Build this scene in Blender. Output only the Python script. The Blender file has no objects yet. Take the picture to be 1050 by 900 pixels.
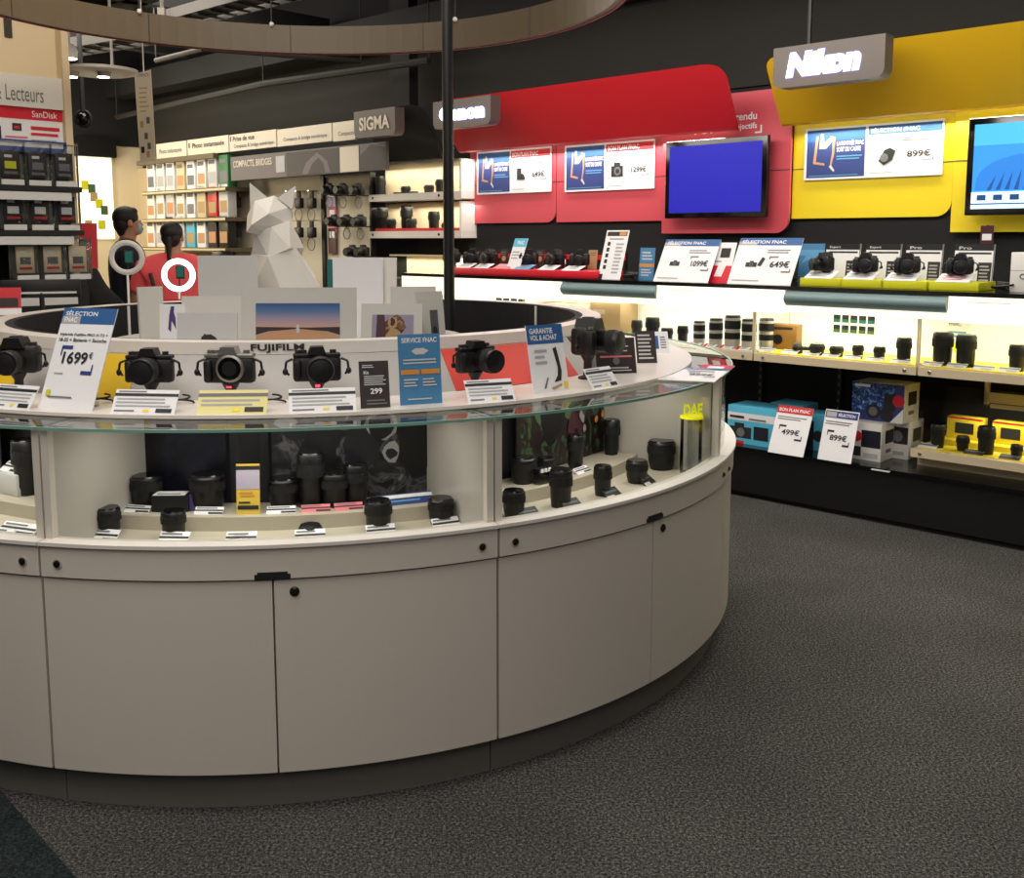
import bpy, bmesh, math, random
from mathutils import Matrix, Vector
random.seed(7)
PI = math.pi
sc = bpy.context.scene
COL = sc.collection
# ------------------------------------------------------------------ camera numbers (used to survey the place)
F, PITCH, H, PY = 1050.0, math.radians(7.1), 1.55, 376.0

def ray(x, y):
    a = (x-525)/F; b = -(y-PY)/F
    return Vector((a, math.cos(PITCH)+b*math.sin(PITCH), -math.sin(PITCH)+b*math.cos(PITCH)))
def atz(x, y, z):
    d = ray(x, y); t = (z-H)/d.z
    return d.x*t, d.y*t
def aty(x, y, Y):
    d = ray(x, y); t = Y/d.y
    return Vector((d.x*t, Y, H+d.z*t))
def px_of(X, Y, Z):
    Z -= H
    f = Y*math.cos(PITCH)-Z*math.sin(PITCH)
    return 525+F*X/f
# wall frame: s along the brand wall (grows towards the right), o = depth into the wall, z up
U = Vector((0.72537, -0.68835)); N = Vector((0.68835, 0.72537)); D0 = 5.3305
WRZ = math.atan2(U.y, U.x)
def wp(s, o, z=0.0):
    return Vector((U.x*s+N.x*(D0+o), U.y*s+N.y*(D0+o), z))
def W(x, y, o):
    r = ray(x, y); t = (D0+o)/(r.x*N.x+r.y*N.y)
    return (r.x*U.x+r.y*U.y)*t, r.z*t+H
# round counter frame
CX, CY = -0.87, 4.38
def pol(R, ph, z=0.0):
    return Vector((CX+R*math.cos(ph), CY+R*math.sin(ph), z))
def cr(x, R, z):
    lo, hi = math.radians(-165), math.radians(-3)
    for _ in range(40):
        m = (lo+hi)/2; p = pol(R, m, z)
        if px_of(p.x, p.y, p.z) < x: lo = m
        else: hi = m
    return (lo+hi)/2

# ------------------------------------------------------------------ materials
def srgb(c):
    c /= 255.0
    return c/12.92 if c <= 0.04045 else ((c+0.055)/1.055)**2.4
def lin(r, g, b): return (srgb(r), srgb(g), srgb(b), 1)
MATS = {}
def mat(name, rgb=(128,128,128), rough=0.5, metal=0.0, emit=0.0, noise=0.0, nscale=40.0, bump=0.0, alpha=1.0, ecol=None, coat=0.0):
    if name in MATS: return MATS[name]
    m = bpy.data.materials.new(name); m.use_nodes = True
    nt = m.node_tree; b = nt.nodes['Principled BSDF']
    c = lin(*rgb)
    b.inputs['Base Color'].default_value = c
    b.inputs['Roughness'].default_value = rough
    b.inputs['Metallic'].default_value = metal
    b.inputs['Coat Weight'].default_value = coat
    if emit > 0:
        b.inputs['Emission Color'].default_value = lin(*(ecol or rgb)); b.inputs['Emission Strength'].default_value = emit
    if noise > 0 or bump > 0:
        tc = nt.nodes.new('ShaderNodeTexCoord'); nz = nt.nodes.new('ShaderNodeTexNoise')
        nz.inputs['Scale'].default_value = nscale; nz.inputs['Detail'].default_value = 3
        nt.links.new(tc.outputs['Object'], nz.inputs['Vector'])
        if noise > 0:
            mx = nt.nodes.new('ShaderNodeMix'); mx.data_type = 'RGBA'
            mx.inputs['A'].default_value = tuple(v*(1-noise) for v in c[:3])+(1,)
            mx.inputs['B'].default_value = tuple(min(1, v*(1+noise)) for v in c[:3])+(1,)
            nt.links.new(nz.outputs['Fac'], mx.inputs['Factor']); nt.links.new(mx.outputs['Result'], b.inputs['Base Color'])
        if bump > 0:
            bp = nt.nodes.new('ShaderNodeBump'); bp.inputs['Strength'].default_value = bump; bp.inputs['Distance'].default_value = 0.004
            nt.links.new(nz.outputs['Fac'], bp.inputs['Height']); nt.links.new(bp.outputs['Normal'], b.inputs['Normal'])
    MATS[name] = m
    return m
def glass_mat(name, tint, ior=1.45, rough=0.0, tr=None, gmax=1.0):
    m = bpy.data.materials.new(name); m.use_nodes = True; nt = m.node_tree
    for n in list(nt.nodes): nt.nodes.remove(n)
    out = nt.nodes.new('ShaderNodeOutputMaterial'); mix = nt.nodes.new('ShaderNodeMixShader')
    t = nt.nodes.new('ShaderNodeBsdfTransparent'); g = nt.nodes.new('ShaderNodeBsdfGlossy'); fr = nt.nodes.new('ShaderNodeFresnel')
    fr.inputs['IOR'].default_value = ior
    t.inputs['Color'].default_value = tint; g.inputs['Roughness'].default_value = rough
    ml = nt.nodes.new('ShaderNodeMath'); ml.operation = 'MULTIPLY'; ml.inputs[1].default_value = gmax
    nt.links.new(fr.outputs['Fac'], ml.inputs[0]); nt.links.new(ml.outputs[0], mix.inputs['Fac'])
    nt.links.new(t.outputs['BSDF'], mix.inputs[1]); nt.links.new(g.outputs['BSDF'], mix.inputs[2])
    nt.links.new(mix.outputs['Shader'], out.inputs['Surface'])
    MATS[name] = m; return m

glass_mat('glass', (0.93, 0.96, 0.94, 1)); glass_mat('glass_top', (0.86, 0.92, 0.89, 1), ior=1.5)
glass_mat('case_glass', (0.96, 0.97, 0.96, 1), ior=1.3, gmax=0.6)
glass_mat('acrylic', (0.93, 0.95, 0.96, 1), ior=1.4)
glass_mat('smoke_glass', (0.25, 0.28, 0.27, 1), ior=1.4, gmax=0.7)
def grad(name, z0, z1, stops):
    m = bpy.data.materials.new(name); m.use_nodes = True; nt = m.node_tree; bs = nt.nodes['Principled BSDF']; bs.inputs['Roughness'].default_value = .6
    tc = nt.nodes.new('ShaderNodeTexCoord'); sp = nt.nodes.new('ShaderNodeSeparateXYZ'); mr = nt.nodes.new('ShaderNodeMapRange'); mr.inputs['From Min'].default_value = z0; mr.inputs['From Max'].default_value = z1
    cr_ = nt.nodes.new('ShaderNodeValToRGB'); e = cr_.color_ramp.elements; e[0].position = stops[0][0]; e[0].color = lin(*stops[0][1]); e[1].position = stops[-1][0]; e[1].color = lin(*stops[-1][1])
    for p, c in stops[1:-1]: k = e.new(p); k.color = lin(*c)
    nt.links.new(tc.outputs['Object'], sp.inputs[0]); nt.links.new(sp.outputs['Z'], mr.inputs['Value']); nt.links.new(mr.outputs['Result'], cr_.inputs['Fac']); nt.links.new(cr_.outputs['Color'], bs.inputs['Base Color'])
    MATS[name] = m
grad('sky_grad', .08, .185, [(.2, (196,160,150)), (.45, (160,146,166)), (.7, (90,120,164)), (1, (38,84,140))])
def photo(name, scale, stops, stretch=(1,1,1)):
    m = bpy.data.materials.new(name); m.use_nodes = True; nt = m.node_tree; bs = nt.nodes['Principled BSDF']; bs.inputs['Roughness'].default_value = .35
    tc = nt.nodes.new('ShaderNodeTexCoord'); mp = nt.nodes.new('ShaderNodeMapping'); mp.inputs['Scale'].default_value = stretch; nz = nt.nodes.new('ShaderNodeTexNoise'); nz.inputs['Scale'].default_value = scale; nz.inputs['Detail'].default_value = 5; nz.inputs['Distortion'].default_value = 1.2
    rp = nt.nodes.new('ShaderNodeValToRGB'); e = rp.color_ramp.elements; e[0].position = stops[0][0]; e[0].color = lin(*stops[0][1]); e[1].position = stops[-1][0]; e[1].color = lin(*stops[-1][1])
    for p, c in stops[1:-1]: k = e.new(p); k.color = lin(*c)
    nt.links.new(tc.outputs['Object'], mp.inputs[0]); nt.links.new(mp.outputs[0], nz.inputs['Vector']); nt.links.new(nz.outputs['Fac'], rp.inputs['Fac']); nt.links.new(rp.outputs['Color'], bs.inputs['Base Color'])
    MATS[name] = m
photo('photo_bw', 16, [(.38, (14,14,16)), (.5, (34,34,36)), (.58, (84,84,86)), (.66, (30,30,32)), (.74, (120,120,122))])
photo('photo_navy', 9, [(.35, (10,10,14)), (.5, (18,20,34)), (.7, (30,34,58))])
photo('photo_col', 22, [(.34, (16,14,14)), (.44, (44,24,30)), (.52, (24,24,22)), (.6, (70,92,60)), (.66, (30,20,20)), (.74, (150,116,88))], (1, 1, .6))
photo('photo_violet', 14, [(.35, (16,16,30)), (.55, (52,58,120)), (.72, (92,98,160))])
photo('photo_fur', 60, [(.35, (40,26,20)), (.55, (120,84,60)), (.7, (176,136,100))])
photo('photo_kit', 40, [(.36, (16,20,50)), (.5, (28,60,140)), (.62, (90,160,220)), (.72, (200,225,245))])
def carpet(name, a, b, c):
    m = bpy.data.materials.new(name); m.use_nodes = True; nt = m.node_tree; bs = nt.nodes['Principled BSDF']
    bs.inputs['Roughness'].default_value = 0.95; bs.inputs['Specular IOR Level'].default_value = 0.1
    tc = nt.nodes.new('ShaderNodeTexCoord')
    n1 = nt.nodes.new('ShaderNodeTexNoise'); n1.inputs['Scale'].default_value = 120; n1.inputs['Detail'].default_value = 6; n1.inputs['Roughness'].default_value = .9
    n2 = nt.nodes.new('ShaderNodeTexNoise'); n2.inputs['Scale'].default_value = 2.2; n2.inputs['Detail'].default_value = 3
    for n in (n1, n2): nt.links.new(tc.outputs['Object'], n.inputs['Vector'])
    r = nt.nodes.new('ShaderNodeValToRGB'); e = r.color_ramp.elements
    e[0].position = .4; e[0].color = lin(*a); e[1].position = .64; e[1].color = lin(*c)
    k = e.new(.5); k.color = lin(*b)
    nt.links.new(n1.outputs['Fac'], r.inputs['Fac'])
    mx = nt.nodes.new('ShaderNodeMix'); mx.data_type = 'RGBA'; mx.blend_type = 'MULTIPLY'; mx.inputs['Factor'].default_value = .45
    r2 = nt.nodes.new('ShaderNodeValToRGB'); r2.color_ramp.elements[0].position = .35; r2.color_ramp.elements[0].color = (.6, .6, .6, 1); r2.color_ramp.elements[1].position = .65
    nt.links.new(n2.outputs['Fac'], r2.inputs['Fac'])
    nt.links.new(r.outputs['Color'], mx.inputs['A']); nt.links.new(r2.outputs['Color'], mx.inputs['B'])
    nt.links.new(mx.outputs['Result'], bs.inputs['Base Color'])
    bp = nt.nodes.new('ShaderNodeBump'); bp.inputs['Strength'].default_value = .3; bp.inputs['Distance'].default_value = .004
    nt.links.new(n1.outputs['Fac'], bp.inputs['Height']); nt.links.new(bp.outputs['Normal'], bs.inputs['Normal'])
    MATS[name] = m
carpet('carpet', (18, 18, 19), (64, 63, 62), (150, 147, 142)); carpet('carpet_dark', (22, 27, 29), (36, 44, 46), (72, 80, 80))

for nm, rgb, kw in [
    ('laminate', (206,199,188), dict(rough=.38, noise=.03, nscale=3)), ('laminate_deck', (222,216,209), dict(rough=.3)),
    ('side_board', (178,174,166), dict(rough=.35, coat=.3)), ('kick_grey', (112,110,104), dict(rough=.5)), ('case_floor', (186,178,160), dict(rough=.55)), ('fascia', (176,172,168), dict(rough=.5)),
    ('white', (228,226,220), dict(rough=.45)), ('paper', (236,236,238), dict(rough=.6)), ('paper_grey', (202,202,201), dict(rough=.6)), ('mount_board', (206,204,197), dict(rough=.8, noise=.02)),
    ('black', (14,14,15), dict(rough=.45)), ('black_gloss', (10,10,12), dict(rough=.15)), ('black_matte', (18,18,19), dict(rough=.8)),
    ('cam_black', (9,9,10), dict(rough=.5, bump=.25, nscale=300)), ('lens_black', (8,8,9), dict(rough=.45)), ('lens_ring', (38,38,40), dict(rough=.5)), ('rubber', (12,12,13), dict(rough=.8, bump=.5, nscale=400)),
    ('lens_glass', (5,6,9), dict(rough=.5)), ('lens_white', (186,180,168), dict(rough=.45)), ('silver', (150,148,142), dict(rough=.35, metal=.7)), ('chrome', (200,200,200), dict(rough=.15, metal=1)),
    ('interior_black', (20,20,22), dict(rough=.85)), ('seam', (60,56,50), dict(rough=.6)), ('lock', (60,56,50), dict(rough=.3, metal=.8)),
    ('green_edge', (120,160,146), dict(rough=.15)),
    ('red', (200,38,48), dict(rough=.45)), ('red_canopy', (212,30,42), dict(rough=.5)), ('red_bright', (214,30,50), dict(rough=.45)), ('red_panel', (206,78,90), dict(rough=.45)), ('fascia_red', (214,62,46), dict(rough=.5)),
    ('yellow', (240,216,50), dict(rough=.5)), ('yellow_canopy', (232,184,16), dict(rough=.5)), ('yellow_panel', (232,206,24), dict(rough=.5)), ('yellow_green', (206,206,30), dict(rough=.5)), ('fascia_yellow', (226,186,30), dict(rough=.5)),
    ('blue', (42,92,150), dict(rough=.55)), ('blue_sky', (70,130,175), dict(rough=.55)), ('blue_dark', (44,62,124), dict(rough=.55)), ('blue_light', (96,160,205), dict(rough=.55)), ('cyan', (84,184,216), dict(rough=.5)), ('navy', (18,22,40), dict(rough=.5)),
    ('orange', (214,142,64), dict(rough=.55)), ('ink', (34,34,38), dict(rough=.6)), ('ink_grey', (110,110,114), dict(rough=.6)), ('ink_faint', (170,170,172), dict(rough=.6)), ('brown_dark', (48,38,36), dict(rough=.6)), ('skin_print', (190,140,100), dict(rough=.6)),
    ('beige', (206,190,158), dict(rough=.6)), ('cream_panel', (214,196,164), dict(rough=.7, noise=.02, nscale=4)), ('cardboard', (176,148,104), dict(rough=.8)), ('gold_box', (140,100,48), dict(rough=.5)),
    ('sign_brown', (92,84,78), dict(rough=.5)), ('header', (206,196,178), dict(rough=.6)), ('header_grey', (104,98,98), dict(rough=.6)), ('header_dark', (66,62,62), dict(rough=.6)),
    ('bulkhead', (40,38,34), dict(rough=.9, noise=.1, nscale=2)), ('ceiling_dark', (26,28,34), dict(rough=.95)), ('beam', (16,16,18), dict(rough=.8)), ('tray_metal', (50,46,40), dict(rough=.6)), ('duct', (28,28,28), dict(rough=.7)),
    ('halo', (98,85,67), dict(rough=.45, noise=.06, nscale=3)), ('halo_out', (150,40,52), dict(rough=.5)), ('halo_top', (60, 52, 44), dict(rough=.5)),
    ('pegboard', (214,204,180), dict(rough=.7)), ('shelf_brown', (96,86,66), dict(rough=.6)), ('green_pack', (40,110,60), dict(rough=.5)), ('teal', (20,104,96), dict(rough=.5)), ('tan', (206,190,150), dict(rough=.5)), ('pink', (226,120,130), dict(rough=.6)), ('purple', (74,60,120), dict(rough=.6)),
    ('wall_white', (226,212,178), dict(rough=.8)), ('sculpt', (212,209,202), dict(rough=.55)), ('teal_grey', (112,136,138), dict(rough=.35)),
    ('skin', (172,124,98), dict(rough=.55)), ('hair', (22,18,17), dict(rough=.6, bump=.4, nscale=150)), ('shirt_navy', (26,30,44), dict(rough=.9)), ('shirt_red', (232,88,94), dict(rough=.9)), ('jeans', (52,56,76), dict(rough=.9)), ('mask', (140,170,168), dict(rough=.8)), ('shoe', (40,38,38), dict(rough=.7)),
    ('sand', (196,150,112), dict(rough=.7)), ('horizon_dark', (58,44,48), dict(rough=.7)), ('sky1', (40,86,140), dict(rough=.6)), ('sky2', (86,116,160), dict(rough=.6)), ('sky3', (150,142,164), dict(rough=.6)), ('sky4', (190,156,150), dict(rough=.6)),
    ('yellow_card', (222,190,70), dict(rough=.6)), ('yellow_pale', (232,222,150), dict(rough=.6)), ('lavender', (184,176,196), dict(rough=.6)), ('print_dark', (30,32,36), dict(rough=.35)), ('print_grey', (92,92,94), dict(rough=.4)), ('print_light', (150,150,150), dict(rough=.4)), ('print_green', (70,100,66), dict(rough=.4)), ('print_blue', (52,62,128), dict(rough=.4)), ('print_maroon', (74,34,44), dict(rough=.4)), ('concrete', (116,108,94), dict(rough=.9)),
    ]:
    mat(nm, rgb, **kw)
for nm, rgb, e in [('screen_blue', (26,26,165), .5), ('screen_sky', (40,130,200), .9), ('screen_sky2', (60,160,215), .95), ('screen_fig', (30,110,190), .9), ('screen_fig_dark', (16,70,140), .8), ('screen_white', (190,225,240), .9), ('screen_ink', (20,60,110), .6),
                   ('neon', (240,240,255), 6), ('neon_halo', (150,150,250), 1.6), ('led_ring', (255,250,245), 3.5), ('lamp_glow', (255,240,210), 14), ('light_panel', (250,248,226), .8), ('light_back', (240,242,220), .42), ('poster_glow', (255,246,220), 1.0),
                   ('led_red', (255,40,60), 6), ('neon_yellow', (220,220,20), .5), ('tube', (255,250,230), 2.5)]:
    mat(nm, rgb, rough=.5, emit=e)
mat('ring_unlit', (196,192,186), rough=.4, emit=.05)

# ------------------------------------------------------------------ mesh builder
_tcache = {}
def text_geo(s, bold=0.0):
    k = (s, bold)
    if k in _tcache: return _tcache[k]
    cu = bpy.data.curves.new('t', 'FONT'); cu.body = s; cu.size = 1; cu.offset = bold; cu.resolution_u = 3
    o = bpy.data.objects.new('t', cu); COL.objects.link(o)
    dg = bpy.context.evaluated_depsgraph_get(); dg.update()
    me = bpy.data.meshes.new_from_object(o.evaluated_get(dg))
    vs = [tuple(v.co) for v in me.vertices]; fs = [tuple(p.vertices) for p in me.polygons]
    bpy.data.objects.remove(o); bpy.data.curves.remove(cu); bpy.data.meshes.remove(me)
    if not vs: vs = [(0,0,0),(1,0,0),(1,1,0)]; fs = [(0,1,2)]
    x0 = min(v[0] for v in vs); x1 = max(v[0] for v in vs); y0 = min(v[1] for v in vs); y1 = max(v[1] for v in vs)
    r = ([((v[0]-x0)/(x1-x0), (v[1]-y0)/(y1-y0)) for v in vs], fs, (x1-x0)/(y1-y0))
    _tcache[k] = r; return r

class MB:
    def __init__(s, X=None): s.v = []; s.f = []; s.m = []; s.mats = []; s.X = X or Matrix(); s.sm = []
    def mi(s, m):
        if m not in s.mats: s.mats.append(m)
        return s.mats.index(m)
    def add(s, vs, fs, m, X=None, smooth=False):
        b = len(s.v); T = s.X @ X if X is not None else s.X
        s.v += [T @ Vector(v) for v in vs]; s.f += [tuple(i+b for i in f) for f in fs]
        k = s.mi(m); s.m += [k]*len(fs); s.sm += [smooth]*len(fs)
    def box(s, c, d, m, bev=0.0, X=None, seg=2):
        hx, hy, hz = d[0]/2, d[1]/2, d[2]/2
        if bev <= 0:
            vs = [(c[0]+i*hx, c[1]+j*hy, c[2]+k*hz) for i in (-1,1) for j in (-1,1) for k in (-1,1)]
            s.add(vs, [(0,1,3,2),(4,6,7,5),(0,4,5,1),(2,3,7,6),(0,2,6,4),(1,5,7,3)], m, X); return
        bm = bmesh.new(); bmesh.ops.create_cube(bm, size=1)
        for v in bm.verts: v.co = Vector((v.co.x*d[0], v.co.y*d[1], v.co.z*d[2]))
        bmesh.ops.bevel(bm, geom=bm.edges[:], offset=min(bev, min(d)*.49), segments=seg, affect='EDGES', profile=.5)
        bm.verts.index_update()
        s.add([v.co+Vector(c) for v in bm.verts], [[v.index for v in f.verts] for f in bm.faces], m, X, True); bm.free()
    def b2(s, x0, x1, y0, y1, z0, z1, m, bev=0.0, X=None):
        s.box(((x0+x1)/2, (y0+y1)/2, (z0+z1)/2), (abs(x1-x0), abs(y1-y0), abs(z1-z0)), m, bev, X)
    def lathe(s, prof, m, X=None, n=24, ax='z'):
        # prof: [(r, t)], axis z (up) or y (towards -y)
        vs = []; fs = []
        for r, t in prof:
            for i in range(n):
                a = 2*PI*i/n
                vs.append((r*math.cos(a), r*math.sin(a), t) if ax == 'z' else (r*math.cos(a), -t, r*math.sin(a)))
        for j in range(len(prof)-1):
            for i in range(n): fs.append((j*n+i, j*n+(i+1)%n, (j+1)*n+(i+1)%n, (j+1)*n+i))
        fs.append(tuple(range(n))); fs.append(tuple((len(prof)-1)*n+i for i in range(n)))
        s.add(vs, fs, m, X, True)
    def cyl(s, p0, p1, r, m, n=12, r1=None):
        p0 = Vector(p0); p1 = Vector(p1); d = p1-p0
        q = d.to_track_quat('Z', 'Y').to_matrix().to_4x4()
        s.lathe([(r, 0), (r if r1 is None else r1, d.length)], m, Matrix.Translation(p0) @ q, n)
    def tube(s, pts, r, m, n=6):
        for a, b in zip(pts[:-1], pts[1:]): s.cyl(a, b, r, m, n)
    def torus(s, c, R, r, m, n=40, k=10, X=None, ax='y', sq=1.0):
        vs = []; fs = []
        for i in range(n):
            a = 2*PI*i/n
            for j in range(k):
                b = 2*PI*j/k; q = R+r*math.cos(b); h = r*sq*math.sin(b)
                vs.append((c[0]+q*math.cos(a), c[1]+h, c[2]+q*math.sin(a)) if ax == 'y' else (c[0]+q*math.cos(a), c[1]+q*math.sin(a), c[2]+h))
        for i in range(n):
            for j in range(k): fs.append((i*k+j, ((i+1)%n)*k+j, ((i+1)%n)*k+(j+1)%k, i*k+(j+1)%k))
        s.add(vs, fs, m, X, True)
    def ball(s, c, rad, m, nu=16, nv=10, X=None):
        vs = []; fs = []
        for j in range(nv+1):
            t = PI*j/nv
            for i in range(nu):
                a = 2*PI*i/nu
                vs.append((c[0]+rad[0]*math.sin(t)*math.cos(a), c[1]+rad[1]*math.sin(t)*math.sin(a), c[2]+rad[2]*math.cos(t)))
        for j in range(nv):
            for i in range(nu): fs.append((j*nu+i, j*nu+(i+1)%nu, (j+1)*nu+(i+1)%nu, (j+1)*nu+i))
        s.add(vs, fs, m, X, True)
    def prism(s, pts, y0, y1, m, X=None):
        # polygon in xz extruded along y
        n = len(pts)
        vs = [(p[0], y0, p[1]) for p in pts]+[(p[0], y1, p[1]) for p in pts]
        fs = [tuple(range(n)), tuple(range(2*n-1, n-1, -1))]+[(i, i+n, (i+1)%n+n, (i+1)%n) for i in range(n)]
        s.add(vs, fs, m, X)
    def poly(s, pts, y, m, X=None):
        s.add([(p[0], y, p[1]) for p in pts], [tuple(range(len(pts)))], m, X)
    def rect(s, x0, x1, z0, z1, y, m, X=None): s.poly([(x0,z0),(x1,z0),(x1,z1),(x0,z1)], y, m, X)
    def text(s, t, x0, z0, h, y, m, w=None, bold=0.0, X=None, italic=0.0):
        vs, fs, asp = text_geo(t, bold)
        ww = w if w else h*asp
        s.add([(x0+v[0]*ww+italic*v[1]*h, y, z0+v[1]*h) for v in vs], fs, m, X)
    def hull(s, pts, m):
        bm = bmesh.new(); vs = [bm.verts.new(p) for p in pts]
        bmesh.ops.convex_hull(bm, input=vs)
        for v in [v for v in bm.verts if not v.link_faces]: bm.verts.remove(v)
        bm.verts.index_update()
        s.add([v.co.copy() for v in bm.verts], [[v.index for v in f.verts] for f in bm.faces], m); bm.free()
    def arc(s, R0, R1, a0, a1, z0, z1, m, n=24, R0t=None, R1t=None, closed=False):
        # curved slab between radii R0<R1 (R?t = radius at the top), angles a0..a1
        R0t = R0 if R0t is None else R0t; R1t = R1 if R1t is None else R1t
        vs = []; fs = []
        for i in range(n+1):
            a = a0+(a1-a0)*i/n; c, q = math.cos(a), math.sin(a)
            vs += [(R0*c, R0*q, z0), (R1*c, R1*q, z0), (R1t*c, R1t*q, z1), (R0t*c, R0t*q, z1)]
        for i in range(n):
            b = 4*i
            for j in range(4): fs.append((b+j, b+(j+1)%4, b+4+(j+1)%4, b+4+j))
        if not closed: fs += [(0,1,2,3), (4*n, 4*n+3, 4*n+2, 4*n+1)]
        s.add(vs, fs, m)
    def shell(s, R, a0, a1, z0, z1, m, n=24):
        vs = []; fs = []
        for i in range(n+1):
            a = a0+(a1-a0)*i/n; vs += [(R*math.cos(a), R*math.sin(a), z0), (R*math.cos(a), R*math.sin(a), z1)]
        for i in range(n): fs.append((2*i, 2*i+2, 2*i+3, 2*i+1))
        s.add(vs, fs, m)
    def build(s, name, parent=None, loc=None, rz=0.0, label=None, cat=None, group=None, kind=None, rx=0.0):
        me = bpy.data.meshes.new(name); me.from_pydata([tuple(v) for v in s.v], [], s.f)
        for m in s.mats: me.materials.append(MATS[m])
        for p, k, q in zip(me.polygons, s.m, s.sm): p.material_index = k; p.use_smooth = q
        me.validate()
        if any(s.sm):
            bm = bmesh.new(); bm.from_mesh(me); bmesh.ops.recalc_face_normals(bm, faces=bm.faces[:])
            for e in bm.edges:
                if len(e.link_faces) == 2 and e.calc_face_angle(0) > math.radians(38): e.smooth = False
            bm.to_mesh(me); bm.free()
        o = bpy.data.objects.new(name, me); COL.objects.link(o)
        if parent is not None: o.parent = parent
        if loc is not None: o.location = loc
        o.rotation_euler = (rx, 0, rz)
        tag(o, label, cat, group, kind)
        return o
def tag(o, label=None, cat=None, group=None, kind=None):
    for k, v in (('label', label), ('category', cat), ('group', group), ('kind', kind)):
        if v: o[k] = v
def thing(name, label, cat, loc=(0,0,0), rz=0.0, group=None, kind=None):
    o = bpy.data.objects.new(name, None); COL.objects.link(o); o.empty_display_size = .05
    o.location = loc; o.rotation_euler = (0, 0, rz); tag(o, label, cat, group, kind); return o
def dup(root, loc, rz, label=None, group=None):
    def cp(o, par):
        c = o.copy(); COL.objects.link(c)
        if par is not None: c.parent = par
        for ch in kids.get(o.name, []): cp(ch, c)
        return c
    kids = {}
    def walk(o):
        kids[o.name] = list(o.children)
        for c in o.children: walk(c)
    walk(root)
    r = cp(root, None); r.location = loc; r.rotation_euler = (root.rotation_euler.x, 0, rz)
    if label: r['label'] = label
    if group: r['group'] = group
    return r
ORD = ['first','second','third','fourth','fifth','sixth','seventh','eighth','ninth','tenth','eleventh','twelfth','thirteenth','fourteenth','fifteenth','sixteenth']
def lamp(name, kind, loc, energy, color=(1,1,1), size=1.0, sy=None, rot=(0,0,0), spot=None, blend=.5):
    l = bpy.data.lights.new(name, kind); l.energy = energy; l.color = color
    if kind == 'AREA':
        l.size = size
        if sy: l.shape = 'RECTANGLE'; l.size_y = sy
    elif kind in ('POINT', 'SPOT'): l.shadow_soft_size = size
    if spot: l.spot_size = spot; l.spot_blend = blend
    o = bpy.data.objects.new(name, l); COL.objects.link(o); o.location = loc; o.rotation_euler = rot; return o

# ================================================================== ROOM
b = MB(); b.box((0, 5, -.05), (34, 34, .1), 'carpet'); b.build('floor', kind='structure')
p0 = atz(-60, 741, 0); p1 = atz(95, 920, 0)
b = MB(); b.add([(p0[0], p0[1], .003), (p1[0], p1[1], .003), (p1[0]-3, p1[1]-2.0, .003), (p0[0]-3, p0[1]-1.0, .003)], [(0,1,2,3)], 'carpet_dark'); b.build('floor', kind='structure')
b = MB(); b.box((0, 5, 4.05), (34, 34, .1), 'ceiling_dark'); b.build('ceiling', kind='structure')
WX = Matrix.Translation(wp(0, 0, 0)) @ Matrix.Rotation(WRZ, 4, 'Z')   # local x = s, y = o
b = MB(WX); b.b2(-13.2, 3, .8, .95, 0, 3.05, 'interior_black'); b.b2(-13.2, 3, .78, .8, 2.55, 3.2, 'bulkhead'); b.b2(-13.2, 3, .8, .95, 3.05, 4.0, 'interior_black')
b.build('wall_back', kind='structure')
b = MB(WX); b.b2(-12.2, -12.05, -9, .95, 0, 2.66, 'wall_white'); b.b2(-12.2, -12.02, -9, .95, 2.66, 4, 'black_matte'); b.build('wall_left', kind='structure')
# ceiling beams
for k, (s0, s1, o0, o1, z0, z1, m) in enumerate([(-13, 3, .35, .6, 3.2, 3.42, 'beam'), (-13, 3, -1.3, -1.1, 3.45, 3.7, 'beam'), (-13, 3, -3.4, -3.2, 3.6, 3.8, 'beam')]):
    b = MB(WX); b.b2(s0, s1, o0, o1, z0, z1, m); b.build('trim_%d' % (k+1), kind='structure')
for k, s in enumerate((-12.2, -10.2, -8.2, -6.2)):
    b = MB(WX); b.b2(s, s+.12, -8, .7, 3.45, 3.6, 'beam'); b.build('trim_%d' % (k+4), kind='structure')
b = MB(WX)
b.b2(-13.1, -7.5, -5, -3.6, 3.75, 3.85, 'duct'); b.build('trim_8', kind='structure')

def tray(p, q, z, w, label):
    A = Vector((*atz(p[0], p[1], z), z)); B = Vector((*atz(q[0], q[1], z), z)); d = B-A; L = d.length
    X = Matrix.Translation(A) @ Matrix.Rotation(math.atan2(d.y, d.x), 4, 'Z')
    b = MB(X)
    for y in (-w/2, w/2): b.b2(0, L, y-.008, y+.008, 0, .08, 'tray_metal')
    n = int(L/.18)
    for i in range(n+1): b.b2(i*L/n-.012, i*L/n+.012, -w/2, w/2, 0, .015, 'tray_metal')
    b.b2(0, L, -w*.3, w*.3, .02, .045, 'duct')
    for i in (0.15, .85): b.cyl((i*L, 0, .04), (i*L, 0, 4.0-z), .006, 'tray_metal', 6)
    b.build('cable_tray', label=label, cat='cable tray')
tray((66, 55), (187, 36), 3.15, .3, 'perforated metal cable tray running behind the round canopy at left')
tray((186, 24), (300, -6), 3.3, .3, 'perforated metal cable tray crossing above the round canopy, nearer to the pole')
def pipe(pts, z, r, m, label):
    P = [Vector((*atz(x, y, z), z)) for x, y in pts]; b = MB(); b.tube(P, r, m, 8)
    for q in P: b.cyl(q, (q.x, q.y, 4.0), .006, m, 6)
    b.build('ceiling_pipe', label=label, cat='pipe')
pipe([(160, 62), (208, 50), (370, 63)], 3.1, .022, 'tray_metal', 'thin bent metal conduit under the ceiling, upper of two')
pipe([(120, 120), (270, 86), (440, 62)], 2.95, .03, 'duct', 'long grey pipe running above the aisle headers')
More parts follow.
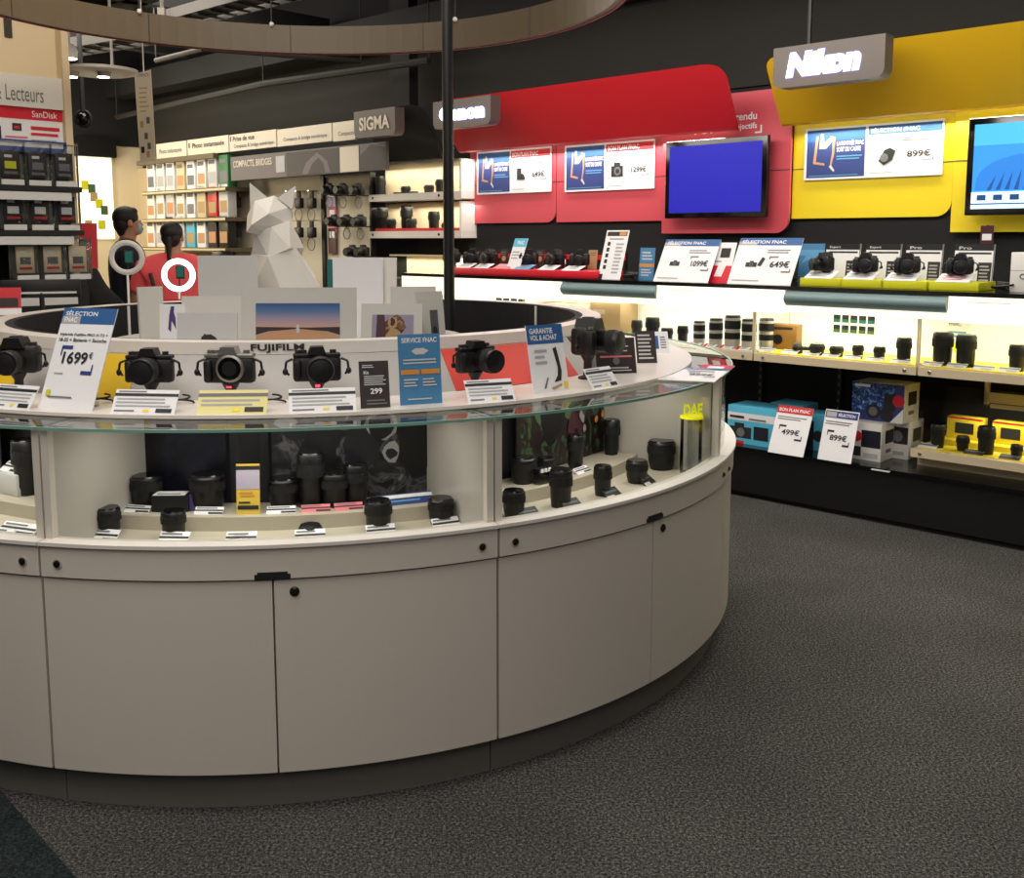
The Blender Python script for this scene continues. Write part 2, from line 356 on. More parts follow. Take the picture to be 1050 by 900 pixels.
# ceiling lamp at left
t = thing('ceiling_lamp', 'round white suspended ceiling lamp with two bright spots above the memory card rack', 'lamp', aty(103, 76, 7.0))
b = MB(); b.lathe([(.2, 0), (.24, .01), (.24, .03), (.05, .05)], 'white', n=28); b.build('lamp_plate', t)
b = MB(); b.cyl((.08, 0, .05), (.08, 0, .95), .01, 'white', 8); b.build('rod', t)
for x in (-.16, .05):
    b = MB(Matrix.Translation((x, -.08, -.03))); b.lathe([(.04, 0), (.055, .045)], 'silver', n=16); b.lathe([(.036, -.004), (.036, 0)], 'lamp_glow', n=16); b.build('spot_head', t)
q = aty(72, 60, 6.9)
b = MB(); b.lathe([(.045, 0), (.05, .05), (.03, .09)], 'white', n=16); b.lathe([(.04, -.004), (.04, 0)], 'lamp_glow', n=16); b.cyl((0,0,.09), (0,0,.9), .006, 'white', 6)
b.build('spotlight', loc=q, label='small bright spotlight on a rod at the corner of the beige rack', cat='lamp')
b = MB(); b.cyl((0,0,0), (0,0,1.2), .012, 'white', 8); b.box((0,0,0), (.04,.04,.05), 'white')
b.build('ceiling_rod', loc=aty(166, 13, 6.2), label='white rod hanging from the ceiling above the round canopy', cat='rod')
# dark pendants/pod at left
q = aty(85, 115, 8.2)
b = MB(); b.cyl((0,0,0), (0,.0,1.0), .02, 'duct', 8); b.torus((0,0,-.05), .06, .012, 'duct'); b.ball((0,0,-.05), (.045,.045,.05), 'black_gloss')
b.build('camera_dome', loc=q, label='dark surveillance dome hanging below the ceiling beside the beige rack', cat='camera')

# ------------------------------------------------------------------ suspended round canopy + pole
HZ, HR = 2.6, 1.50; HC = (-1.0, 4.54)
t = thing('suspended_ring', 'large taupe circular ring hanging from the ceiling above the round counter', 'canopy ring', (HC[0], HC[1], HZ))
b = MB(); b.arc(HR-.03, HR, 0, 2*PI, 0, .15, 'halo', 96, closed=True)
for a in (70, 100, 130, 42, 160, 200, 240, 280, 320, 5): a = math.radians(a); b.box((0,0,0), (.004, .004, .15), 'halo_top', X=Matrix.Translation(((HR-.032)*math.cos(a), (HR-.032)*math.sin(a), .075)))
b.build('band', t)
b = MB(); b.arc(HR, HR+.012, 0, 2*PI, -.004, .15, 'halo_out', 96, closed=True); b.build('outer_skin', t)
for a in (132, 104, 62, 200, 270, 330):
    a = math.radians(a); b = MB(); x, y = (HR-.04)*math.cos(a), (HR-.04)*math.sin(a)
    b.cyl((x, y, .15), (x*1.06, y*1.06, 4.0-HZ), .004, 'tray_metal', 6); b.ball((x, y, .15), (.014,.014,.014), 'white', 8, 6); b.build('cable', t)
b = MB(); b.cyl((0,0,0), (0,0,4.0), .026, 'black', 20); b.lathe([(.06, 0), (.06, .02), (.03, .03)], 'black')
pp = atz(461, 345, 1.2); b.build('pole', loc=(-.303, 4.95, 0), label='slim black pole rising from inside the round counter to the ceiling', cat='pole')

# ================================================================== ROUND COUNTER
MA = math.radians(40)
PH0 = math.radians(-102.3)
def make_module(label):
    t = thing('display_counter', label, 'display counter', (CX, CY, 0), 0)
    a0, a1 = -MA/2+.001, MA/2-.001
    b = MB(); b.arc(1.2, 1.755, a0, a1, .12, .66, 'laminate'); b.build('carcass', t)
    b = MB(); b.arc(1.25, 1.735, a0, a1, 0, .12, 'kick_grey'); b.build('plinth', t)
    for k in (0, 1):
        d0 = a0+.0012 if k == 0 else .0015; d1 = -.0015 if k == 0 else a1-.0012
        b = MB(); b.arc(1.757, 1.785, d0, d1, .12, .657, 'laminate', 16); d = b.build('door', t)
        if k == 1:
            b = MB(Matrix.Rotation(.031+PI/2, 4, 'Z')); b.lathe([(.013, 1.785), (.013, 1.789), (.009, 1.792)], 'lock', Matrix.Translation((0,0,.625)), 16, 'y'); b.box((0,-1.793,.625),(.003,.002,.012),'black'); b.build('lock', d)
    b = MB(); b.arc(1.757, 1.792, a0+.001, a1-.001, .663, .752, 'laminate', 24); b.arc(1.755, 1.80, a0, a1, .748, .758, 'laminate_deck', 24); d = b.build('drawer_front', t)
    b = MB(); b.arc(1.785, 1.7926, -.026, .026, .662, .676, 'black_matte', 8); b.arc(1.785, 1.7926, -.022, .022, .676, .682, 'black_matte', 8); b.build('handle', d)
    for a in (a0+.028, a1-.028):
        b = MB(Matrix.Rotation(a+PI/2, 4, 'Z')); b.lathe([(.014, 1.79), (.014, 1.794)], 'lens_white', Matrix.Translation((0,0,.70)), 16, 'y'); b.lathe([(.010, 1.79), (.010, 1.796), (.007, 1.798)], 'lock', Matrix.Translation((0,0,.70)), 16, 'y'); b.box((0,-1.80,.70),(.003,.002,.011),'black'); b.build('lock', d)
    b = MB(); b.arc(1.27, 1.735, a0, a1, .68, .70, 'case_floor'); b.arc(1.29, 1.46, a0+.004, a1-.004, .70, .742, 'case_floor'); b.build('case_floor', t)
    b = MB(); b.arc(1.735, 1.756, a0, a1, .66, .757, 'laminate'); b.build('case_lip', t)
    b = MB(); b.arc(1.27, 1.288, a0, a1, .69, 1.06, 'interior_black'); b.build('back_panel', t)
    b = MB(); b.shell(1.755, a0+.016, a1-.016, .758, 1.052, 'case_glass'); b.build('front_glass', t)
    b = MB()
    vs = []; fs = []
    for i in range(25):
        a = a0+(a1-a0)*i/24; vs += [(1.27*math.cos(a), 1.27*math.sin(a), 1.06), (1.778*math.cos(a), 1.778*math.sin(a), 1.06)]
    for i in range(24): fs.append((2*i, 2*i+1, 2*i+3, 2*i+2))
    b.add(vs, fs, 'glass_top'); b.arc(1.772, 1.78, a0, a1, 1.054, 1.062, 'green_edge', 24); b.build('glass_top', t)
    for s_ in (-1, 1):
        a = s_*(MA/2-.0075)
        b = MB(Matrix.Rotation(a, 4, 'Z')); b.b2(1.742, 1.766, -.0105, .0105, .757, 1.052, 'laminate'); b.build('post', t)
        b = MB(Matrix.Rotation(a, 4, 'Z')); b.b2(1.5, 1.72, -.006, .006, .76, 1.04, 'print_light' if s_ > 0 else 'beige') if 0 else b.b2(1.29, 1.735, -.004, .004, .70, 1.05, 'side_board'); b.build('side_board', t)
    return t
mod_labels = {0: 'white curved display counter section at the centre with full glass showcase and two doors',
              -1: 'white curved display counter section cut off by the left edge of the picture',
              1: 'white curved display counter section right of centre, with the row of bare black lenses',
              2: 'white curved display counter section at the far right turn, seen nearly edge-on'}
m0 = make_module(mod_labels[0])
ph = PH0+MA/2; m0.rotation_euler = (0, 0, ph)
for i in (-1, 1, 2, 3, 4, 5, 6, 7):
    dup(m0, (CX, CY, 0), PH0+MA*(i+.5), mod_labels.get(i, 'white curved display counter section on the far side behind the raised rim'), None if i in mod_labels else 'far counter sections')

for i in (-1, 0, 1, 2):
    a = PH0+MA*(i+.5); lamp('showcase_fill', 'AREA', pol(1.52, a, 1.045), 2.2, (1, .95, .86), .85, .12, rot=(0, 0, a+PI/2))  # added fill lights under the deck, brighten the showcase interiors
# raised ring with deck
t = thing('raised_ring', 'white raised ring shelf running round the top of the counter', 'shelf', (CX, CY, 0))
b = MB(); b.arc(1.27, 1.62, 0, 2*PI, 1.0625, 1.072, 'laminate_deck', 120, closed=True); b.build('deck', t)
b = MB(); b.arc(1.172, 1.355, 0, 2*PI, 1.072, 1.20, 'fascia', 120, R1t=1.24, closed=True); b.build('fascia', t)
b = MB(); b.arc(1.17, 1.245, 0, 2*PI, 1.197, 1.235, 'laminate_deck', 120, closed=True); b.build('rim', t)
b = MB(); b.arc(1.14, 1.172, 0, 2*PI, .05, 1.233, 'interior_black', 120, closed=True); b.build('inner_wall', t)
for x in (503, ):
    a = math.radians(70)
    for a in (math.radians(71), math.radians(112), math.radians(150), math.radians(30)):
        b = MB(Matrix.Rotation(a, 4, 'Z')); b.b2(1.134, 1.14, -.006, .006, .2, 1.23, 'white'); b.build('seam_strip', t)
def fpanel(xa, xb, m, nm):
    a = cr(xa, 1.29, 1.13); c = cr(xb, 1.29, 1.13)
    b = MB(); b.arc(1.352, 1.3575, a, c, 1.074, 1.194, m, 12, R0t=1.244, R1t=1.2495); b.build(nm, t)
fpanel(-40, 28, 'fascia_yellow', 'coloured_panel'); fpanel(98, 141, 'fascia_yellow', 'coloured_panel'); fpanel(458, 577, 'fascia_red', 'coloured_panel'); fpanel(592, 640, 'black', 'coloured_panel')
def rimtext(s, xa, xb, z0, h):
    n = len(s); a0 = cr(xa, 1.247, 1.215); a1 = cr(xb, 1.247, 1.215)
    vs, fs, asp = text_geo(s, .03); b = MB()
    b.add([(1.2475*math.cos(a0+(a1-a0)*v[0]), 1.2475*math.sin(a0+(a1-a0)*v[0]), z0+h*v[1]) for v in vs], fs, 'ink'); b.build('lettering', t)
rimtext('FUJIFILM', 257, 312, 1.202, .028); rimtext('SONY', 594, 621, 1.202, .028)

# ------------------------------------------------------------------ cards
def card(name, label, cat, w, h, items, loc, rz, tilt=.25, base='paper', stand='back', group=None, depth=.003, parent=None):
    """flat printed card, x -w/2..w/2, z 0..h, leaning back by tilt"""
    T = Matrix.Rotation(-tilt, 4, 'X')
    b = MB(); b.b2(-w/2, w/2, 0, depth, 0, h, base, X=T)
    L = 0
    for it in items:
        L += 1; y = -.0006-.0002*L; k = it[0]
        if k == 'r': b.rect(-w/2+it[1]*w, -w/2+it[3]*w, it[2]*h, it[4]*h, y, it[5], T)
        elif k == 't':   # text, x0, z0, x1, z1, mat
            b.text(it[1], -w/2+it[2]*w, it[3]*h, (it[5]-it[3])*h, y, it[6], w=(it[4]-it[2])*w, bold=.02, X=T)
        elif k == 'l':   # faux small-print lines: x0, x1, z0, z1, count, mat
            n = it[5]
            for i in range(n):
                zz = it[3]+(it[4]-it[3])*(i+.25)/n; e = it[1]+(it[2]-it[1])*(1-.25*random.random())
                b.rect(-w/2+it[1]*w, -w/2+e*w, zz*h, (zz+(it[4]-it[3])*.45/n)*h, y, it[6], T)
        elif k == 'p': b.poly([(-w/2+p[0]*w, p[1]*h) for p in it[1]], y, it[2], T)
        elif k == 'c':   # disc x,z,radius(fraction of h),mat
            b.poly([(-w/2+it[1]*w+it[3]*h*math.cos(a*PI/9), it[2]*h+it[3]*h*math.sin(a*PI/9)) for a in range(18)], y, it[4], T)
    if parent is not None: return b.build(name, parent, loc, rz)
    if stand == 'none':
        return b.build(name, loc=loc, rz=rz, label=label, cat=cat, group=group)
    t = thing(name, label, cat, loc, rz, group)
    b.build('printed_card', t)
    b = MB(); d = h*math.sin(tilt)+.01
    if stand == 'back':
        b.prism([(-w*.25, 0), (w*.25, 0), (w*.2, h*.6*math.cos(tilt)), (-w*.2, h*.6*math.cos(tilt))], h*.62*math.sin(tilt)+.004, h*.62*math.sin(tilt)+.006, 'acrylic')
        b.b2(-w*.25, w*.25, .004, h*.62*math.sin(tilt)+.006, 0, .002, 'acrylic')
    else:
        b.prism([(-w/2, 0), (w/2, 0), (w/2, .004), (-w/2, .004)], -.006, d*.7, 'acrylic')
    b.build('stand', t)
    return t
CORN = lambda x0, z0, x1, z1, m, a=.12, th=.018: [('r', x0, z1-th*1.6, x0+a*2, z1, m), ('r', x0, z1-a, x0+th, z1, m), ('r', x1-a*2, z0, x1, z0+th*1.6, m), ('r', x1-th, z0, x1, z0+a, m)]
def cam_icon(x, z, s, asp=1.0):
    return [('r', x-s, z-s*.6*asp, x+s, z+s*.5*asp, 'ink'), ('r', x-s*.35, z+s*.5*asp, x+s*.35, z+s*.85*asp, 'ink'), ('c', x, z, s*.42*asp, 'ink_grey'), ('c', x, z, s*.26*asp, 'ink')]
def sel_sign(price, title='SÉLECTION FNAC', band='blue', icon=True, lines=('ink_grey',)):
    it = [('r', 0, .84, 1, 1, band), ('t', title, .05, .875, .75, .965, 'paper')]
    if band == 'blue': it.insert(1, ('r', .0, .84, .3, .92, 'ink_faint'))
    it += [('l', .5, .92, .66, .76, 2, 'ink_grey')] if icon else [('l', .08, .9, .68, .78, 2, 'ink_grey')]
    if icon: it += cam_icon(.3, .42, .09, 1.0)+CORN(.56, .26, .94, .6, 'ink_grey', .07)+[('t', price, .6, .36, .9, .5, 'ink')]
    else: it += CORN(.14, .3, .88, .62, 'ink_grey', .1)+[('t', price, .22, .38, .8, .54, 'ink')]
    it += [('l', .06, .5, .05, .1, 1, 'ink_faint')]
    return it
PRICEROW = [('r', 0, .72, 1, .84, 'ink'), ('l', .05, .6, .86, .97, 1, 'ink_grey'), ('l', .05, .95, .25, .68, 3, 'ink_faint'), ('r', .7, .05, .95, .22, 'ink'), ('r', .5, .08, .6, .18, 'yellow'), ('l', .05, .4, .05, .18, 1, 'ink_grey')]
def price_row(base='paper'): return PRICEROW
def on_ring(name, label, cat, x, R, w, h, items, tilt=.25, z=1.072, turn=0.0, rza=None, **kw):
    a = cr(x, R, z+h*.4)
    if rza is not None: turn = rza-a-PI/2
    return card(name, label, cat, w, h, items, pol(R, a, z), a+PI/2+turn, tilt, **kw)

# cards on the deck
R_ = 1.57
it = [('r', 0, .84, 1, 1, 'blue'), ('r', .02, .84, .36, .915, 'ink_faint'), ('t', 'SÉLECTION', .06, .92, .66, .975, 'paper'), ('t', 'FNAC', .06, .855, .3, .905, 'paper'),
      ('t', 'Hybride Fujifilm PRO X-T2 +', .06, .71, .95, .745, 'ink'), ('t', '18-55 + Batterie + Sacoche', .06, .66, .95, .695, 'ink')]+CORN(.16, .34, .82, .62, 'blue_dark', .1, .022)+[('t', '1699', .22, .44, .68, .56, 'ink'), ('t', '€', .7, .5, .77, .56, 'ink'), ('r', .14, .34, .3, .347, 'ink_grey'), ('r', .08, .12, .16, .18, 'yellow_green'), ('l', .12, .62, .1, .13, 1, 'ink_grey')]
on_ring('price_sign', 'tall white leaning sign with blue header and 1699 euro price on the deck', 'sign', 64, 1.57, .19, .305, it, tilt=.42, turn=-.08)
blk = [('t', '299', .35, .3, .75, .42, 'paper'), ('t', 'Kit', .15, .72, .32, .79, 'paper'), ('l', .15, .9, .48, .7, 5, 'paper_grey'), ('l', .1, .5, .85, .93, 2, 'paper_grey'), ('l', .2, .9, .06, .2, 2, 'ink_grey')]
on_ring('price_sign', 'small dark brown sign with white lettering and price 299 beside the blue service sign', 'sign', 385, 1.57, .085, .135, blk, tilt=.2, base='brown_dark', turn=.0)
blu = [('t', 'SERVICE FNAC', .08, .88, .92, .95, 'paper'), ('p', [(.3,.76),(.4,.8),(.6,.8),(.72,.76),(.6,.71),(.4,.71)], 'paper_grey'), ('l', .1, .9, .57, .66, 2, 'paper_grey'), ('r', .04, .43, .48, .5, 'orange'), ('r', .52, .43, .96, .5, 'orange'), ('l', .1, .45, .25, .38, 3, 'paper_grey'), ('l', .55, .9, .25, .38, 3, 'paper_grey'), ('l', .18, .85, .06, .1, 1, 'paper_grey')]
on_ring('service_sign', 'blue upright service sign with orange bars standing on the deck', 'sign', 432, 1.55, .128, .205, blu, tilt=.1, base='blue_sky')
gar = [('r', 0, .72, 1, 1, 'blue'), ('t', 'GARANTIE', .08, .87, .72, .95, 'paper'), ('t', 'VOL & ACHAT', .08, .77, .82, .85, 'paper'), ('l', .15, .5, .4, .66, 3, 'ink_faint'), ('p', [(.66,.64),(.76,.66),(.8,.5),(.84,.3),(.8,.16),(.6,.14),(.72,.24),(.74,.36),(.7,.5)], 'brown_dark'), ('p', [(.3,.06),(.42,.22),(.46,.22),(.36,.06)], 'ink_grey'), ('p', [(.5,.06),(.8,.12),(.8,.08),(.55,.03)], 'cardboard'), ('r', .86, .04, .97, .14, 'yellow')]
on_ring('warranty_sign', 'white leaning warranty sign with blue header and standing figure before the red panel', 'sign', 566, 1.55, .14, .215, gar, tilt=.22, turn=-.1)
# price rows
for x, w, base, tl, lab in [(8, .15, 'paper', 0, 'white wedge price card cut off at the left edge of the deck'),
                        (145, .185, 'paper', -.02, 'white wedge price card under the black camera before the yellow panel'),
                        (237, .19, 'yellow_pale', 0, 'pale yellow wedge price card under the silver-topped camera body'),
                        (331, .185, 'paper', 0, 'white wedge price card under the black camera next to the dark 299 sign'),
                        (505, .15, 'paper', -.15, 'white wedge price card with black heading before the red fascia panel'),
                        (622, .13, 'paper', -.05, 'white wedge price card below the large camera at the right of the deck')]:
    on_ring('price_card', lab, 'price card', x, 1.60, w, .075, PRICEROW if base == 'paper' else [('r', 0,.72,1,.86,'ink_grey'), ('l',.05,.9,.3,.66,2,'ink_faint'), ('r',.68,.08,.95,.28,'ink'), ('r',.5,.1,.62,.24,'yellow')], tilt=.62, base=base, turn=tl)
dk = [('l', .1, .85, .6, .92, 5, 'paper_grey'), ('t', '1', .46, .28, .54, .42, 'paper'), ('c', .5, .35, .1, 'ink_grey'), ('l', .1, .9, .05, .2, 2, 'paper_grey'), ('r', .1, .45, .9, .5, 'pink')]
on_ring('info_card', 'dark framed info card behind the large camera at right', 'sign', 633, 1.45, .15, .13, dk, tilt=.25, base='brown_dark', rza=.25)
on_ring('info_card', 'narrow dark card leaning sideways right of the framed info card', 'sign', 664, 1.46, .08, .13, [('l', .1, .85, .1, .92, 7, 'paper_grey')], tilt=.35, base='brown_dark', rza=.15)
on_ring('info_card', 'white and blue card leaning at the right end of the deck', 'sign', 683, 1.5, .08, .1, [('r', .1, .2, .45, .8, 'blue'), ('l', .55, .9, .2, .8, 5, 'ink_grey')], tilt=.5, rza=.1)
# flat papers lying on the glass at the right
def flat(x, y, z, w, h, rz, items, label, base='paper'):
    X, Y = atz(x, y, z); T = MB(Matrix.Rotation(rz, 4, 'Z') @ Matrix.Rotation(-PI/2, 4, 'X'))
    return X, Y
def flat_card(label, cx, cy, w, h, rz, items, z, base='paper'):
    t = card('flat_poster', label, 'poster', w, h, items, (0,0,0), 0, tilt=PI/2-.001, base=base, stand='none')
    t.location = (cx, cy, z); t.rotation_euler = (0, 0, rz); return t
X, Y = atz(690, 388, 1.07)
flat_card('white price poster lying flat on the glass top at the right', X, Y-.02, .28, .36, math.radians(-20), sel_sign('899€'), 1.068)
X, Y = atz(724, 385, 1.07)
flat_card('red and white leaflet lying flat at the right rim of the glass', X+.0, Y+.02, .12, .33, math.radians(-20), [('r', 0, .55, 1, 1, 'red'), ('r', .25, .5, .75, .85, 'paper'), ('l', .1, .9, .25, .5, 3, 'ink_faint'), ('r', .15, .04, .85, .24, 'ink')], 1.0665)

# ------------------------------------------------------------------ cameras
def lens_prof(kind):
    if kind == 'short': return [(.028, 0), (.031, .008), (.033, .03), (.033, .04), (.03, .044)]
    return [(.03, 0), (.033, .01), (.034, .035), (.037, .04), (.037, .075), (.035, .08)]
def make_camera(kind, label, loc, rz, sc_=1.0, post=.06, group=None, lens_len=1.0, led=True, cable=True):
    t = thing('display_camera', label, 'camera', loc, rz, group)
    S = Matrix.Scale(sc_, 4)
    z0 = post
    b = MB(S)
    if kind == 'dslr':
        b.box((0, 0, z0+.045), (.135, .058, .085), 'cam_black', .014)
        b.box((-.052, -.03, z0+.04), (.036, .045, .082), 'cam_black', .014)
        b.prism([(-.036, z0+.08), (.036, z0+.08), (.022, z0+.112), (-.022, z0+.112)], -.038, .03, 'cam_black')
        b.box((0, .0, z0+.112), (.03, .03, .008), 'lens_ring', .002)
        b.lathe([(.013, 0), (.013, .01)], 'lens_ring', Matrix.Translation((.048, 0, z0+.086)), 14)
        b.lathe([(.008, 0), (.008, .008)], 'silver', Matrix.Translation((-.052, -.035, z0+.082)), 12)
    else:
        b.box((0, 0, z0+.036), (.134, .036, .07), 'cam_black', .01)
        b.box((-.055, -.02, z0+.034), (.022, .02, .062), 'cam_black', .008)
        top = 'silver' if kind == 'silver' else 'cam_black'
        b.box((0, 0, z0+.075), (.132, .035, .012), top, .004)
        b.prism([(-.026, z0+.078), (.026, z0+.078), (.018, z0+.1), (-.018, z0+.1)], -.026, .02, top)
        for x in (-.052, -.036, .045): b.lathe([(.009, 0), (.009, .01)], 'lens_ring' if kind != 'silver' else 'silver', Matrix.Translation((x, 0, z0+.08)), 14)
    b.build('body', t)
    b = MB(S @ Matrix.Translation((.008 if kind != 'silver' else 0.005, -.026 if kind == 'dslr' else -.018, z0+.042)))
    if kind == 'silver':
        b.lathe([(.038, 0), (.038, .006), (.034, .009)], 'silver', n=28, ax='y'); b.lathe([(.031, .0092), (.031, .0098)], 'black_gloss', n=28, ax='y'); b.lathe([(.02, .0099), (.012, .0105)], 'lens_glass', n=20, ax='y')
    else:
        pf = [(r, q*lens_len) for r, q in lens_prof('long' if kind == 'dslr' else 'mid')]
        b.lathe(pf, 'lens_black', n=26, ax='y'); e = pf[-1][1]
        b.lathe([(.0375, e*.55), (.0382, e*.6), (.0382, e*.8), (.0375, e*.85)], 'rubber', n=26, ax='y')
        b.lathe([(.029, e+.0005), (.027, e+.001), (.005, e+.004)], 'lens_glass', n=22, ax='y')
    b.build('lens', t)
    b = MB(S); b.lathe([(.03, 0), (.03, .006), (.014, .012), (.013, post-.02), (.022, post-.004), (.024, post+.002)], 'black', n=18)
    if led: b.box((0, -.016, .05), (.012, .008, .007), 'led_red')
    b.build('stand', t)
    if cable:
        for s_ in (-1, 1):
            b = MB(S); b.tube([(s_*.068, 0, z0+.065), (s_*.085, -.006, z0+.058), (s_*.088, -.008, z0+.035), (s_*.078, -.006, z0+.02)], .0035, 'black', 6); b.ball((s_*.088, -.008, z0+.03), (.008,.006,.01), 'black', 8, 6)
            b.build('strap_lug', t)
    return t
for x, R, kind, turn, sc_, post, led, lab in [
    (18, 1.42, 'dslr', .5, 1.0, .07, False, 'black camera on a stand left of the 1699 sign, cut by the frame'),
    (154, 1.42, 'mirrorless', .12, 1.02, .06, False, 'black mirrorless camera on a stand before the yellow fascia panel'),
    (236, 1.42, 'silver', -.05, 1.08, .057, True, 'silver-topped retro camera body without lens, its mount ring showing'),
    (325, 1.42, 'mirrorless', 0, 1.04, .06, True, 'black camera with hump on a stand beside the dark 299 sign'),
    (487, 1.42, 'mirrorless', .1, 1.0, .065, False, 'black camera on a stand in front of the red fascia panel'),
    (603, 1.43, 'dslr', .1, 1.12, .075, False, 'large black camera turned aside right of the warranty sign')]:
    a = cr(x, R, 1.19); make_camera(kind, lab, pol(R, a, 1.072), a+PI/2+turn, sc_, post, led=led)
# small base plate with curled cable
def cable(x, R, lab, m='black'):
    a = cr(x, R, 1.1); b = MB(); pts = [(.03*math.cos(k*.5)*(1-.03*k), .02*math.sin(k*.5), .004+.0012*k) for k in range(18)]
    b.tube(pts, .003, m, 6); b.build('security_cable', loc=pol(R, a, 1.072), rz=a+PI/2, label=lab, cat='cable')
cable(188, 1.42, 'coiled black security cable right of the mirrorless camera by the yellow panel'); cable(282, 1.42, 'coiled black security cable right of the silver-topped camera'); cable(106, 1.44, 'coiled black security cable just right of the tall 1699 sign')

# ------------------------------------------------------------------ lenses inside the counter showcases
LP = {'cap': [(.03,0),(.034,.004),(.034,.012),(.03,.016)],
      'short': [(.031,0),(.033,.006),(.033,.02),(.035,.024),(.035,.046),(.032,.05)],
      'pancake': [(.036,0),(.037,.01),(.032,.02),(.026,.03),(.014,.034)],
      'mid': [(.03,0),(.031,.008),(.034,.02),(.035,.06),(.037,.064),(.037,.08),(.034,.084)],
      'tall': [(.033,0),(.034,.01),(.036,.03),(.037,.09),(.04,.1),(.04,.125),(.037,.13)],
      'fat': [(.036,0),(.039,.01),(.044,.03),(.046,.075),(.047,.09),(.043,.095)],
      'long': [(.033,0),(.034,.02),(.038,.03),(.038,.1),(.043,.11),(.043,.17),(.04,.175)]}
def make_lens(kind, loc, label, sc_=1.0, m='lens_black', rz=0.0, group=None, band='rubber'):
    pr = LP[kind]; t = thing('camera_lens', label, 'lens', loc, rz, group); hh = pr[-1][1]; rm = max(r for r, _ in pr); S = Matrix.Scale(sc_, 4)
    b = MB(S); b.lathe(pr, m, n=24); b.build('barrel', t)
    if hh > .04:
        b = MB(S); f0, f1 = .58, .82
        def rad(z):
            for (r0, z0), (r1, z1) in zip(pr[:-1], pr[1:]):
                if z0 <= z <= z1: return r0+(r1-r0)*(z-z0)/(z1-z0)
            return pr[-1][0]
        z0, z1 = hh*f0, hh*f1; r = max(rad(z0), rad(z1))+.0012
        vs = []; n = 36; fs = []
        for j, z in enumerate((z0, z1)):
            for i in range(n): q = r+(.0008 if i % 2 else 0); vs.append((q*math.cos(2*PI*i/n), q*math.sin(2*PI*i/n), z))
        fs = [(i, (i+1)%n, n+(i+1)%n, n+i) for i in range(n)]+[tuple(range(n)), tuple(range(n, 2*n))]
        b.add(vs, fs, band); b.build('focus_ring', t)
        b = MB(S); b.lathe([(rm*.9, hh), (rm*.86, hh+.004)], 'black_gloss', n=22); b.build('lens_cap', t)
    return t
def tagcard(x, R, z, w, label, group=None, items=None, base='paper', tilt=.95, h=.045, turn=0.0):
    a = cr(x, R, z); return card('price_tag', label, 'price tag', w, h, items or [('r', 0, .45, 1, .62, 'ink'), ('r', .5, .08, 1, .3, 'ink'), ('l', .05, .8, .66, .95, 1, 'ink_grey')], pol(R, a, z), a+PI/2+turn, tilt, base=base, stand='none', group=group)
CB = [(111, 'mid', .88, 'chunky black lens at the far left of the front row in the central showcase', .05),
      (178, 'mid', .86, 'chunky black lens second from left in the front row of the central showcase', .05),
      (318, 'pancake', 1.0, 'very flat black pancake lens in the front row of the central showcase', .05),
      (388, 'mid', .98, 'slim black lens between the pancake lens and the rightmost one of the central showcase', .02),
      (452, 'fat', .76, 'squat black lens at the right end of the front row in the central showcase', .0)]
for x, k, s_, lab, dt in CB:
    a = cr(x, 1.525, .74); make_lens(k, pol(1.525, a, .70), lab, s_*1.08)
for x, n_ in [(103, 'beneath the far left lens'), (176, 'beneath the second lens from left'), (246, 'beside the clear cap'), (318, 'beneath the flat pancake lens'), (392, 'beneath the slim lens'), (460, 'beneath the squat right lens')]:
    tagcard(x, 1.59, .70, .085, 'small white price tag %s, front row of the central showcase' % n_, base='paper')
a = cr(247, 1.56, .70); b = MB(); b.lathe([(.032, 0), (.034, .006), (.03, .016), (.012, .02)], 'acrylic', n=24); b.build('clear_cap', loc=pol(1.56, a, .70), label='clear plastic lens cap lying in the front row of the central showcase', cat='lens cap')
# back row on the riser of the central showcase
for x, k, s_, lab in [(150, 'fat', 1.0, 'dark lens at the left of the riser in the central showcase'), (213, 'fat', 1.1, 'wide dark lens behind the second front lens in the central showcase'),
                      (290, 'fat', .95, 'dark lens on the riser right of the yellow leaflet'), (319, 'long', .95, 'tall dark telephoto lens standing on the riser before the rock photo'), (343, 'mid', 1.2, 'dark lens on the riser just right of the tall telephoto'), (365, 'tall', .95, 'second tall dark lens on the riser, near the flower of black gear')]:
    a = cr(x, 1.36, .80); make_lens(k, pol(1.36, a, .742), lab, s_)
for x, bs, lab in [(138, 'paper', 'white price tag at the left of the riser'), (213, 'paper', 'white price tag before the wide dark lens on the riser'), (288, 'paper', 'white price tag right of the yellow leaflet on the riser'), (324, 'pink', 'pink price tag before the tall telephoto on the riser'), (358, 'pink', 'pink price tag right of the tall telephoto on the riser')]:
    tagcard(x, 1.43, .742, .085, lab, base=bs, h=.03)
tagcard(417, 1.42, .742, .18, 'long blue and white label strip at the right of the riser', base='blue_dark', h=.045, items=[('r', 0, .6, 1, .9, 'paper'), ('l', .2, .8, .2, .5, 1, 'blue_light')])
a = cr(254, 1.43, .80)
card('leaflet', 'yellow and lavender upright leaflet in the central showcase', 'leaflet', .068, .15, [('r', 0, .88, 1, .96, 'ink'), ('r', 0, .5, 1, .88, 'lavender'), ('l', .15, .85, .34, .46, 2, 'orange'), ('r', .05, .1, .95, .18, 'ink'), ('l', .1, .6, .2, .28, 1, 'ink')], pol(1.43, a, .742), a+PI/2, .1, base='yellow_card', stand='back')
